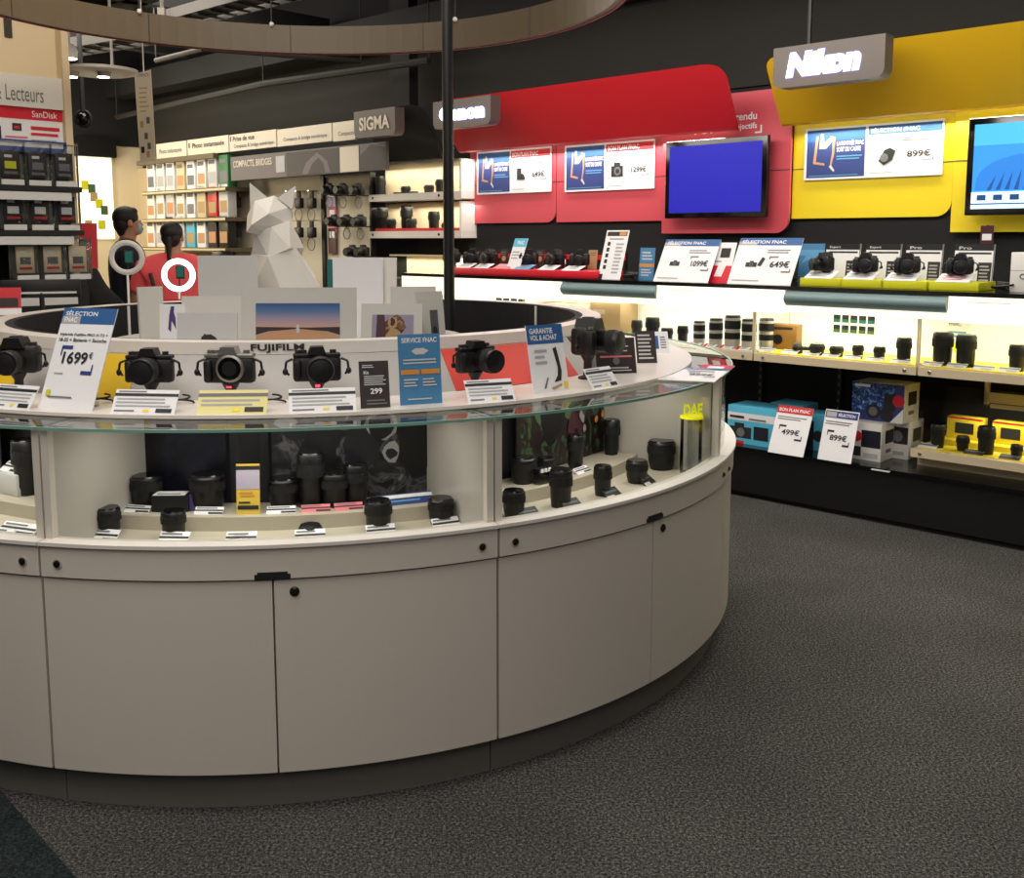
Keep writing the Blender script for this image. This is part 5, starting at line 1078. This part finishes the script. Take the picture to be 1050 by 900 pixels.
wboard('dark grey banner reading compacts, bridges with camera photos', 236, 396, (157, 150), (182, 178), .31, 'header_grey', extra=[('t', 'COMPACTS, BRIDGES', .02, .5, .3, .82, 'header'), ('r', .4, .02, .74, .95, 'header_dark'), ('p', [(.5,.05),(.53,.5),(.6,.85),(.66,.5),(.68,.05)], 'header_grey'), ('p', [(.54,.05),(.57,.45),(.61,.65),(.64,.4),(.65,.05)], 'header_dark'), ('r', .33, .2, .39, .85, 'ink_faint'), ('r', .74, .02, .85, .95, 'header'), ('p', [(.85,0),(1,0),(1,.8),(.92,.95),(.86,.6)], 'header_dark')])
# pegboards
pgs = [(238, 331, (182, 181), (330, 330), 'first pegboard, behind the faceted sculpture'), (334, 381, (181, 180), (330, 330), 'narrow pegboard next to the glass shelf cases')]
for x0, x1, yt, yb_, lab in pgs:
    t, w, h = wboard('cream '+lab, x0, x1, yt, yb_, .6, 'pegboard', 'pegboard', 'pegboard')
    b = MB()
    b.b2(-w-.03, -w, -.03, .03, 0, h+.02, 'black'); b.b2(w, w+.02, -.03, .03, 0, h+.02, 'black'); b.b2(-w, w, -.02, .02, h, h+.02, 'black'); b.build('frame', t)
def pouch(px, py, lab, kind='strap'):
    s, z = W(px, py, .56); t = thing('hanging_pack', lab, 'accessory', wp(s, .5, z), WRZ, 'packs hanging on the pegboards')
    b = MB(); b.box((0,0,-.05), (.1,.05,.1), 'black', .012); b.box((0,0,.03),(.05,.02,.07),'brown_dark',.004); b.build('pouch', t)
    b = MB(); b.b2(-.004,.004,-.04,.1,.06,.068,'chrome'); b.build('hook', t)
    b = MB(); pts = [(.06*math.sin(k*PI/8), -.01, -.16-.06*math.cos(k*PI/8)) for k in range(17)]; b.tube(pts, .005, 'kick_grey', 5); b.build('strap', t)
    return t
first = None
for py in (203, 233):
    for px in (238, 248, 302, 312, 325):
        if first is None: first = pouch(px, py, 'small black camera pouch with hanging strap on the cream pegboard')
        else: s, z = W(px, py, .56); dup(first, wp(s, .5, z), WRZ)
for py, xs in ((194, (341, 355, 371)), (226, (346, 359, 373)), (257, (365, 376))):
    for i, px in enumerate(xs):
        s, z = W(px, py, .5); z -= .06
        t = thing('compact_camera', 'black compact camera on the narrow pegboard, %s row, %s from the left' % ({194: 'top', 226: 'middle', 257: 'bottom'}[py], ORD[i]), 'camera', wp(s, .46, z), WRZ)
        b = MB(); b.box((0,0,.05), (.14,.05,.09), 'cam_black', .015); b.box((0,0,.1), (.06,.04,.03), 'cam_black', .01); b.build('body', t)
        b = MB(Matrix.Translation((0,-.025,.05))); b.lathe([(.036,0),(.038,.05),(.034,.06)], 'lens_black', n=18, ax='y'); b.build('lens', t)
        b = MB(); b.b2(-.02,.02,.02,.14,.0,.01,'black'); b.build('bracket', t)
        b = MB(); b.tube([(.05*math.sin(k*PI/6), -.0, -.06-.05*math.cos(k*PI/6)) for k in range(13)], .005, 'kick_grey', 5); b.build('strap', t)
for i, (px, py) in enumerate(((340, 205), (341, 225), (341, 247))):
    s, z = W(px, py, .58); b = MB(); b.b2(-.06,.06,0,.006,-.12,.12,['lavender','pink','print_maroon'][i]); b.rect(-.04,.04,.03,.09,-.001,'paper'); b.build('price_label', loc=wp(s, .575, z), rz=WRZ, label='%s label sheet at the left edge of the narrow pegboard' % ['lavender','pink','dark red'][i], cat='label')
# shelves with boxed products at left
for n_, (yA, yB) in enumerate([(197, 191), (225, 222), (254, 253)]):
    o = .25; s0, zA = W(146, yA, o); s1, zB = W(231, yB, o); z = (zA+zB)/2; w = (s1-s0)/2
    nm = ('top', 'middle', 'bottom')[n_]
    b = MB(); b.b2(-w, w, 0, .5, -.04, 0, 'shelf_brown'); b.rect(-w, w, -.03, -.01, -.001, 'tan'); b.build('wall_shelf', loc=wp((s0+s1)/2, o, z), rz=WRZ, label='thin brown wall shelf with packaged accessories, %s one' % nm, cat='shelf')
    L = s1-s0; N_ = 8
    for i in range(N_):
        ww = L/N_*.78; hh = .34*random.uniform(.85, 1.02); m = ['paper','white','paper','tan','paper','white','paper_grey','green_pack'][i] if n_ == 0 else ['white','paper','paper_grey','white','paper','tan','red','paper_grey'][i] if n_ == 1 else ['paper','white','black','paper_grey','cyan','paper','brown_dark','black'][i]
        t = thing('package', 'packaged accessory on the %s brown wall shelf, %s from the left' % (nm, ORD[i]), 'package', wp(s0+L*(i+.5)/N_, o+.05, z), WRZ)
        b = MB(); b.box((0,.05,hh/2), (ww,.1,hh), m, .004)
        b.rect(-ww*.4, ww*.4, hh*.15, hh*.5, -.001, random.choice(['ink_grey','cardboard','ink_faint','skin_print'])); b.rect(-ww*.4, ww*.3, hh*.75, hh*.88, -.001, 'ink_grey'); b.build('pack', t)
s0, z0 = W(158, 168, .25); s1, _ = W(232, 160, .25)
b = MB(); b.b2(-.1, s1-s0+.05, 0, .5, 0, .05, 'shelf_brown'); b.build('wall_shelf', loc=wp(s0-.3, .25, z0), rz=WRZ, label='brown cover shelf just under the cream aisle headers', cat='shelf')
b = MB(); b.b2(0, W(232,250,.74)[0]-W(140,250,.74)[0], 0, .04, 0, 2.4, 'cream_panel'); b.build('shelf_backing', loc=wp(W(140,250,.74)[0], .74, 0), rz=WRZ, label='cream backing panel behind the packaged accessory shelves', cat='panel')
t = wthing('display_table', 'dark low display stand with a white item right of the woman', 'display stand', W(218, 262, .0)[0], -.1, 0)
b = MB(); b.b2(-.35,.35,0,.4,0,1.32,'brown_dark'); b.build('cabinet', t); b = MB(); b.box((.1,.15,1.38),(.2,.15,.12),'black',.03); b.box((.25,.1,1.35),(.12,.1,.06),'white',.02); b.build('items', t)
# side wall with glowing poster
LX = Matrix.Translation(wp(-13.15, 0, 0)) @ Matrix.Rotation(WRZ+PI/2, 4, 'Z')   # local x = +o, facing -y = +s
def lw(px, py, s=-12.0):
    r = ray(px, py); t = s/(r.x*U.x+r.y*U.y); return (r.x*N.x+r.y*N.y)*t-D0, r.z*t+H
o0, zt = lw(80, 160); o1, _ = lw(114, 160); _, zb = lw(97, 245)
t = thing('light_poster', 'brightly lit white poster with small photo squares on the left wall', 'poster', wp(-12.0, (o0+o1)/2, zb), WRZ+PI/2)
w = abs(o1-o0)/2; h = zt-zb
b = MB(); b.b2(-w, w, 0, .04, 0, h, 'poster_glow')
for i, (u, v) in enumerate([(.05,.5),(.25,.46),(.3,.36),(.45,.28),(.6,.2),(.1,.02),(.5,.02)]): b.rect(-w+2*w*u, -w+2*w*(u+.22), h*(v+.1), h*(v+.21), -.002-.0002*i, ['yellow_green','print_green','cardboard'][i % 3])
b.build('sheet', t)
b = MB(); b.b2(-w*1.15, w*1.15, -.08, .04, h, h+.22, 'black'); b.build('roller', t)
# hanging banner
t = thing('hanging_banner', 'narrow cream vertical banner hanging from the ceiling at left', 'banner', aty(151, 166, 6.6), -.35)
hh = aty(150, 72, 6.6).z-aty(151, 166, 6.6).z
b = MB(); b.prism([(-.055, 0), (.065, .01), (.055, hh), (-.07, hh-.02)], 0, .006, 'header')
b.text('COMPACTS', -.05, hh*.93, .02, -.001, 'ink', w=.09)
for i in range(6): b.rect(-.04, .01+.03*random.random(), hh*(.55+.05*i), hh*(.565+.05*i), -.001, 'cardboard')
for u, v in ((-.03,.38),(.02,.42),(.0,.25),(-.03,.1),(.02,.14),(.01,.05)): b.rect(u-.012, u+.014, hh*v, hh*(v+.07), -.001, random.choice(['ink','cardboard','print_grey']))
b.build('banner', t); b = MB(); b.cyl((0,.003,hh-.01), (0,.003,4.0-aty(151,166,6.6).z), .004, 'white', 6); b.build('cord', t)

# ------------------------------------------------------------------ left rack (faces the other way)
GS = -5.94
def gp(nc, d, z): # n-coordinate, depth behind the face
    return Vector((N.x*nc+U.x*(GS-d), N.y*nc+U.y*(GS-d), z))
GRZ = math.atan2(N.y, N.x)
def G(px, py):
    r = ray(px, py); t = GS/(r.x*U.x+r.y*U.y); return (r.x*N.x+r.y*N.y)*t, r.z*t+H
nR = G(72, 150)[0]
t = thing('accessory_rack', 'tall beige rack with memory cards at the left edge', 'rack', gp(nR, 0, 0), GRZ)
zH0 = G(35, 128)[1]; zH1 = G(35, 77)[1]; zTop = G(35, 22)[1]; gw = 2.0
zs = [G(45, y)[1] for y in (191, 236, 287)]
b = MB(); b.b2(-gw, 0, .35, .5, 0, zTop+.6, 'cream_panel'); b.b2(-gw, -.02, .08, .35, zH1, zTop+.6, 'cream_panel'); xs_ = G(15, 50)[0]-nR; b.b2(xs_-.02, xs_+.02, .07, .08, zH1+.2, zH1+.72, 'brown_dark'); b.build('frame', t)
b = MB(); b.b2(-.02, .02, -.0, .5, 0, zTop, 'cream_panel'); b.build('side_panel', t)
b = MB(); b.b2(-gw, -.02, .02, .34, G(35, 110)[1], zH1, 'white'); e0 = G(0, 100)[0]-nR; e1 = G(46, 100)[0]-nR; b.text('& Lecteurs', e0-.02, G(20, 103)[1], .085, .018, 'ink_grey', w=e1-e0+.02, bold=.0); b.build('header_sign', t)
b = MB(); za, zb = G(35, 150)[1], G(35, 110)[1]; b.b2(-gw, -.02, .04, .34, za, zb, 'paper'); b.rect(-gw, -.02, zb-.065, zb, .038, 'red_bright'); b.text('SanDisk', -.19, zb-.05, .035, .036, 'paper', w=.14)
b.rect(-.2, -.04, zb-.12, zb-.1, .037, 'red'); b.rect(-.2, -.05, zb-.15, zb-.135, .037, 'red_bright')
for x0, x1, z0, z1 in ((-.52, -.36, .2, .11), (-.3, -.25, .13, .09), (-.74, -.62, .2, .11), (-.45, -.4, .25, .22)): b.rect(x0, x1, zb-z0, zb-z1, .037, 'ink'); b.rect(x0+.01, x1-.01, zb-z0+.01, zb-z0+.025, .0365, 'red')
for i in range(6): b.rect(-.2, -.06, zb-.18-.022*i, zb-.172-.022*i, .037, 'ink_faint')
for i in range(3): b.rect(-.34, -.22, zb-.17-.03*i, zb-.16-.03*i, .037, 'pink')
b.build('poster_panel', t)
b = MB(); b.b2(-gw, -.02, .0, .34, G(35, 153)[1]-.02, G(35, 144)[1], 'blue_dark'); b.rect(-gw, -.04, G(35, 151)[1], G(35, 146)[1], -.001, 'paper_grey'); b.build('label_rail', t)
b = MB(); b.b2(-gw, -.02, .3, .36, 0, za, 'black_matte'); b.build('back_panel', t)
for z in zs:
    b = MB(); b.b2(-gw, .03, -.06, .34, z-.03, z, 'black'); b.b2(-gw, -.03, -.055, -.05, z-.08, z-.035, 'paper_grey'); b.build('shelf', t)
b = MB(); b.b2(-gw, .04, -.06, .3, zs[2]-.26, zs[2]-.03, 'black_matte'); b.b2(-gw, -.03, -.065, -.06, zs[2]-.14, zs[2]-.09, 'paper_grey'); b.build('shelf', t)
rows = [('top', zs[0]), ('middle', zs[1]), ('bottom', zs[2])]
for r_, (nm, z) in enumerate(rows):
    for i, px in enumerate((12, 40, 67) if r_ < 2 else (22, 50, 76)):
        nc = G(px, 200)[0]; t = thing('memory_card_pack', '%s pack in a clear case on the %s rack shelf, %s from left' % (('dark', 'red and black', 'pale beige')[r_] if True else '', nm, ORD[i]), 'package', gp(nc, -.03, z+.0), GRZ+random.uniform(-.05,.05))
        b = MB(); b.box((0,.03,.12), (.155,.035,.235), 'acrylic', .004); b.box((0,.06,.12), (.15,.01,.23), 'kick_grey'); b.build('security_case', t)
        b = MB(); base = 'brown_dark' if r_ == 0 else 'black' if r_ == 1 else 'beige'
        T = Matrix.Rotation((.1, 0, -.35)[i] if r_ == 0 else 0, 4, 'Y'); b.box((0,.03,.115), (.1,.01,.15), base, .002)
        b.rect(-.035, .035, .06, .075, .024, 'red' if r_ > 0 else 'ink_grey'); b.rect(-.03, .03, .09, .13, .024, ['yellow_green','ink_grey','ink_grey'][i] if r_ == 0 else 'paper_grey' if r_ == 1 else 'print_grey'); b.rect(-.03,.01,.15,.165,.024,'paper_grey'); b.build('pack', t)
        b = MB(); b.b2(-.06,.06,-.002,0,0,.03,'paper_grey'); b.build('base_label', t)

# ------------------------------------------------------------------ people
def skin_mesh(name, verts, edges, m, parent, sub=2, root=0):
    bm = bmesh.new(); lay = bm.verts.layers.skin.verify(); V = []
    for co, r in verts:
        v = bm.verts.new(co); v[lay].radius = r if isinstance(r, tuple) else (r, r); V.append(v)
    for a, c in edges: bm.edges.new((V[a], V[c]))
    V[root][lay].use_root = True
    me = bpy.data.meshes.new(name); bm.to_mesh(me); bm.free()
    o = bpy.data.objects.new(name, me); COL.objects.link(o)
    sk = o.modifiers.new('s', 'SKIN'); sk.use_smooth_shade = True; sb = o.modifiers.new('u', 'SUBSURF'); sb.levels = sub; sb.render_levels = sub
    dg = bpy.context.evaluated_depsgraph_get(); dg.update(); nm = bpy.data.meshes.new_from_object(o.evaluated_get(dg))
    bpy.data.objects.remove(o); bpy.data.meshes.remove(me)
    nm.name = name; nm.materials.clear(); nm.materials.append(MATS[m])
    for p in nm.polygons: p.use_smooth = True
    o = bpy.data.objects.new(name, nm); COL.objects.link(o); o.parent = parent; return o
def person(label, loc, rz, hgt, shirt, legs, hair_kind, arms, head_turn=0.0, lean=0.0):
    t = thing('person', label, 'person', loc, rz); k = hgt/1.75
    def v(x, y, z, r): return (Vector((x*k, (y+lean*max(0, z-1))*k, z*k)), tuple(q*k for q in r) if isinstance(r, tuple) else r*k)
    # local -y = facing direction
    HM = Matrix.Translation((0, -.01, 1.5)) @ Matrix.Scale(.82, 4) @ Matrix.Translation((0, 0, -1.5)) @ Matrix.Rotation(head_turn, 4, 'Z')
    body = [v(0,0,.95,(.16,.11)), v(0,0,1.12,(.14,.1)), v(0,.01,1.3,(.17,.11)), v(0,.01,1.43,(.13,.08)), v(0,0,1.5,.06), v(0,-.01,1.54,.055),
            v(-.1,0,.86,.088), v(-.11,-.01,.5,.06), v(-.11,.02,.1,.042), v(-.12,-.1,.04,.035), v(.1,0,.86,.088), v(.11,-.01,.5,.06), v(.11,.02,.1,.042), v(.12,-.1,.04,.035)]
    ed = [(0,1),(1,2),(2,3),(3,4),(4,5),(0,6),(6,7),(7,8),(8,9),(0,10),(10,11),(11,12),(12,13)]
    n = len(body); A = []
    for s_, (el, wr) in zip((-1, 1), arms):
        sh = (s_*.19, .01, 1.4); body += [v(*sh, .052), v(*el, .038), v(*wr, .026)]; ed += [(3, n), (n, n+1), (n+1, n+2)]
        d = (Vector(wr)-Vector(el)).normalized(); h0 = Vector(wr)+d*.05
        body.append(v(*h0, (.034,.018))); ed.append((n+2, n+3)); pn = n+3; n += 4
        side = d.cross(Vector((0,0,1))); side = side.normalized() if side.length > .1 else Vector((1,0,0))
        for f in range(4):
            p1 = h0+d*.045+side*(.022*(f-1.5)); p2 = p1+d*(.03+.006*(1-abs(f-1.5)))+Vector((0,0,-.012)); body += [v(*p1, .009), v(*p2, .007)]; ed += [(pn, n), (n, n+1)]; n += 2
        p1 = h0+side*(-.04)*s_; p2 = p1+d*.03; body += [v(*p1, .011), v(*p2, .009)]; ed += [(pn, n), (n, n+1)]; n += 2
        A.append((sh, el, wr))
    # head
    hd = len(body); body += [v(0,-.01,1.604,(.074,.086)), v(0,-.005,1.66,(.066,.082))]; ed += [(5, hd), (hd, hd+1)]
    # nose + ears + jaw
    ct, st = math.cos(head_turn), math.sin(head_turn)
    def hp(x, y, z): return (x*ct-y*st, x*st+y*ct-.01, z)
    body += [v(*hp(0,-.048,1.568), .03)]; ed.append((hd, len(body)-1))
    skin_mesh('body', body, ed, 'skin', t)
    b = MB(Matrix.Scale(k, 4) @ HM )
    b.hull([(-.014,-.085,1.62),(.014,-.085,1.62),(0,-.125,1.625),(0,-.092,1.67),(0,-.1,1.61)], 'skin')
    for s_ in (-1, 1): b.ball((s_*.084, .0, 1.64), (.012,.022,.032), 'skin', 10, 8); b.ball((s_*.032, -.092, 1.665), (.013,.008,.008), 'paper', 8, 6); b.ball((s_*.032, -.099, 1.665), (.006,.004,.006), 'hair', 8, 6)
    b.b2(-.022, .022, -.092, -.088, 1.583, 1.59, 'red'); b.build('face', t)
    # clothes
    sh_v = [v(0,0,.93,(.19,.14)), v(0,0,1.12,(.18,.13)), v(0,.01,1.3,(.205,.14)), v(0,.01,1.44,(.165,.1)), v(0,.005,1.53,(.09,.09))]; se = [(0,1),(1,2),(2,3),(3,4)]; n = 5
    for s_, (sh, el, wr) in zip((-1, 1), A):
        m_ = Vector(sh).lerp(Vector(el), .75); sh_v += [v(*sh, .082), v(*m_, .075)]; se += [(3, n), (n, n+1)]; n += 2
    skin_mesh('shirt', sh_v, se, shirt, t)
    tr = [v(0,0,.93,(.162,.112)), v(-.1,0,.84,.1), v(-.11,-.01,.5,.075), v(-.11,.02,.12,.06), v(.1,0,.84,.1), v(.11,-.01,.5,.075), v(.11,.02,.12,.06)]
    skin_mesh('trousers', tr, [(0,1),(1,2),(2,3),(0,4),(4,5),(5,6)], legs, t)
    for s_ in (-1, 1):
        b = MB(Matrix.Scale(k, 4)); b.box((s_*.115, -.05, .045), (.1,.27,.09), 'shoe', .035, seg=3); b.build('shoe', t)
    b = MB(Matrix.Scale(k, 4) @ HM)
    if hair_kind == 'short':
        b.ball((0, .022, 1.69), (.094,.105,.095), 'hair', 22, 14); b.ball((0, .05, 1.64), (.085,.07,.09), 'hair', 18, 12); b.ball((0,-.035,1.74), (.06,.045,.035), 'hair', 16, 10); b.ball((0,.05,1.585), (.065,.045,.06), 'hair', 14, 10)
    else:
        b.ball((0, .022, 1.69), (.092,.105,.09), 'hair', 22, 14); b.ball((0, .05, 1.645), (.08,.065,.09), 'hair', 18, 12)
        b.ball((0, .115, 1.62), (.03,.035,.035), 'hair', 12, 8); b.cyl((0,.12,1.63), (0,.135,1.44), .03, 'hair', 12, .012)
    b.build('hair', t)
    b = MB(Matrix.Scale(k, 4) @ HM); b.ball((0,-.065,1.595), (.062,.055,.052), 'mask', 16, 12)
    for s_ in (-1, 1): b.cyl((s_*.055,-.07,1.61), (s_*.084,.0,1.65), .002, 'mask', 5)
    b.build('face_mask', t)
    return t
pm = aty(133, 300, 7.3)
person('man in navy top and face mask standing with dark short hair, looking right', (pm.x, 7.3, 0), math.radians(115), 1.80, 'shirt_navy', 'jeans', 'short', [((-.24,-.06,1.14), (-.18,-.28,1.08)), ((.24,-.06,1.14), (.16,-.28,1.12))], head_turn=.1)
pw = aty(179, 300, 6.9)
t = person('woman in coral red t-shirt with dark ponytail, seen from behind', (pw.x, 6.9, 0), math.radians(195), 1.69, 'shirt_red', 'jeans', 'long', [((-.27,-.04,1.16), (-.2,-.26,1.12)), ((.27,-.04,1.16), (.2,-.26,1.12))], head_turn=-.2)
b = MB(); b.tube([(.14,.13,1.33), (.1,.135,1.15), (.0,.13,.98), (-.1,.12,.9)], .012, 'brown_dark', 8); b.build('bag_strap', t)
# black jacket / chair at left
t = thing('draped_coat', 'black coat draped over a chair back left of the man', 'coat', (aty(104, 300, 6.9).x, 6.9, 0), .2)
kz = aty(104, 250, 6.9).z
skin_mesh('coat', [(Vector((-.1,0,kz-.1)), (.1,.08)), (Vector((-.08,0,kz-.3)), (.15,.1)), (Vector((0,0,kz-.5)), (.22,.12)), (Vector((.0,0,kz-.75)), (.24,.13)), (Vector((.16,0,kz-.42)), .07)], [(0,1),(1,2),(2,3),(2,4)], 'black_matte', t)
b = MB(); b.cyl((0,0,0), (0,0,kz-.7), .02, 'black'); b.box((0,0,.02), (.5,.5,.03), 'black', .01); b.build('chair_stand', t)
pr = aty(90, 262, 6.75); card('price_sign', 'red leaning placard just above the black coat', 'sign', .12, .3, [('r', .1, .1, .9, .4, 'red')], (pr.x, 6.75, aty(90,275,6.75).z), .3, .2, base='red_bright', stand='none')

# ================================================================== LIGHTS
warm = (1, .84, .66)
lamp('hall_light', 'AREA', (-1.6, 1.2, 3.9), 100, (1, .93, .85), 2.6, 2.6)
lamp('hall_light_right', 'AREA', (1.6, 2.4, 3.9), 26, (1, .95, .9), 2.5, 2.5)
lamp('hall_light_front', 'AREA', (.2, -1.2, 3.6), 56, (1, .93, .87), 3, 2, rot=(math.radians(25), 0, 0))
lamp('ring_light_down', 'AREA', (-.9, 4.2, 3.6), 40, (1, .9, .8), 1.2, 1.2)
lamp('aisle_light', 'AREA', wp(-9, -1.2, 3.4), 120, (1, .92, .8), 4, 1.5, rot=(math.radians(25), 0, WRZ))
lamp('rack_light', 'AREA', gp(nR-.7, -1.2, 3.5), 16, (1, .85, .62), 1.2, 1.2, rot=(math.radians(25), 0, GRZ))
lamp('wall_left_fill', 'POINT', wp(-10.9, -1.4, 2.2), 100, (1, .86, .6), .3)  # added point light in mid-air, no fixture, brightens the left wall
lamp('red_wash', 'AREA', wp(-4.9, .62, 2.22), 13, (1, .93, .86), 2.4, .06, rot=(math.radians(-12), 0, WRZ))
lamp('yellow_wash', 'AREA', wp(-2.0, .62, 2.22), 15, (1, .95, .8), 2.3, .06, rot=(math.radians(-12), 0, WRZ))
lamp('ledge_light', 'AREA', wp(-3.2, -.9, 3.0), 62, (1, .93, .86), 5, .5, rot=(math.radians(25), 0, WRZ))
lamp('floor_wash', 'AREA', wp(-2.2, -.7, 3.6), 12, (1, .95, .85), 3, .6, rot=(0, 0, WRZ))
wd = bpy.data.worlds.new('world'); sc.world = wd; wd.use_nodes = True
wd.node_tree.nodes['Background'].inputs['Color'].default_value = (.9, .85, .8, 1); wd.node_tree.nodes['Background'].inputs['Strength'].default_value = .05

cam = bpy.data.cameras.new('camera'); co = bpy.data.objects.new('camera', cam); COL.objects.link(co)
cam.sensor_fit = 'HORIZONTAL'; cam.sensor_width = 36; cam.lens = 36*F/1050; cam.shift_y = (PY-450)/1050; cam.clip_start = .05
co.location = (0, 0, H); co.rotation_euler = (math.radians(90)-PITCH, 0, 0); sc.camera = co
sc.view_settings.view_transform = 'Standard'; sc.view_settings.look = 'None'; sc.view_settings.exposure = 0
sc.cycles.max_bounces = 8; sc.cycles.transparent_max_bounces = 16; sc.cycles.use_denoising = True
try: sc.cycles.denoiser = 'OPENIMAGEDENOISE'
except Exception: pass
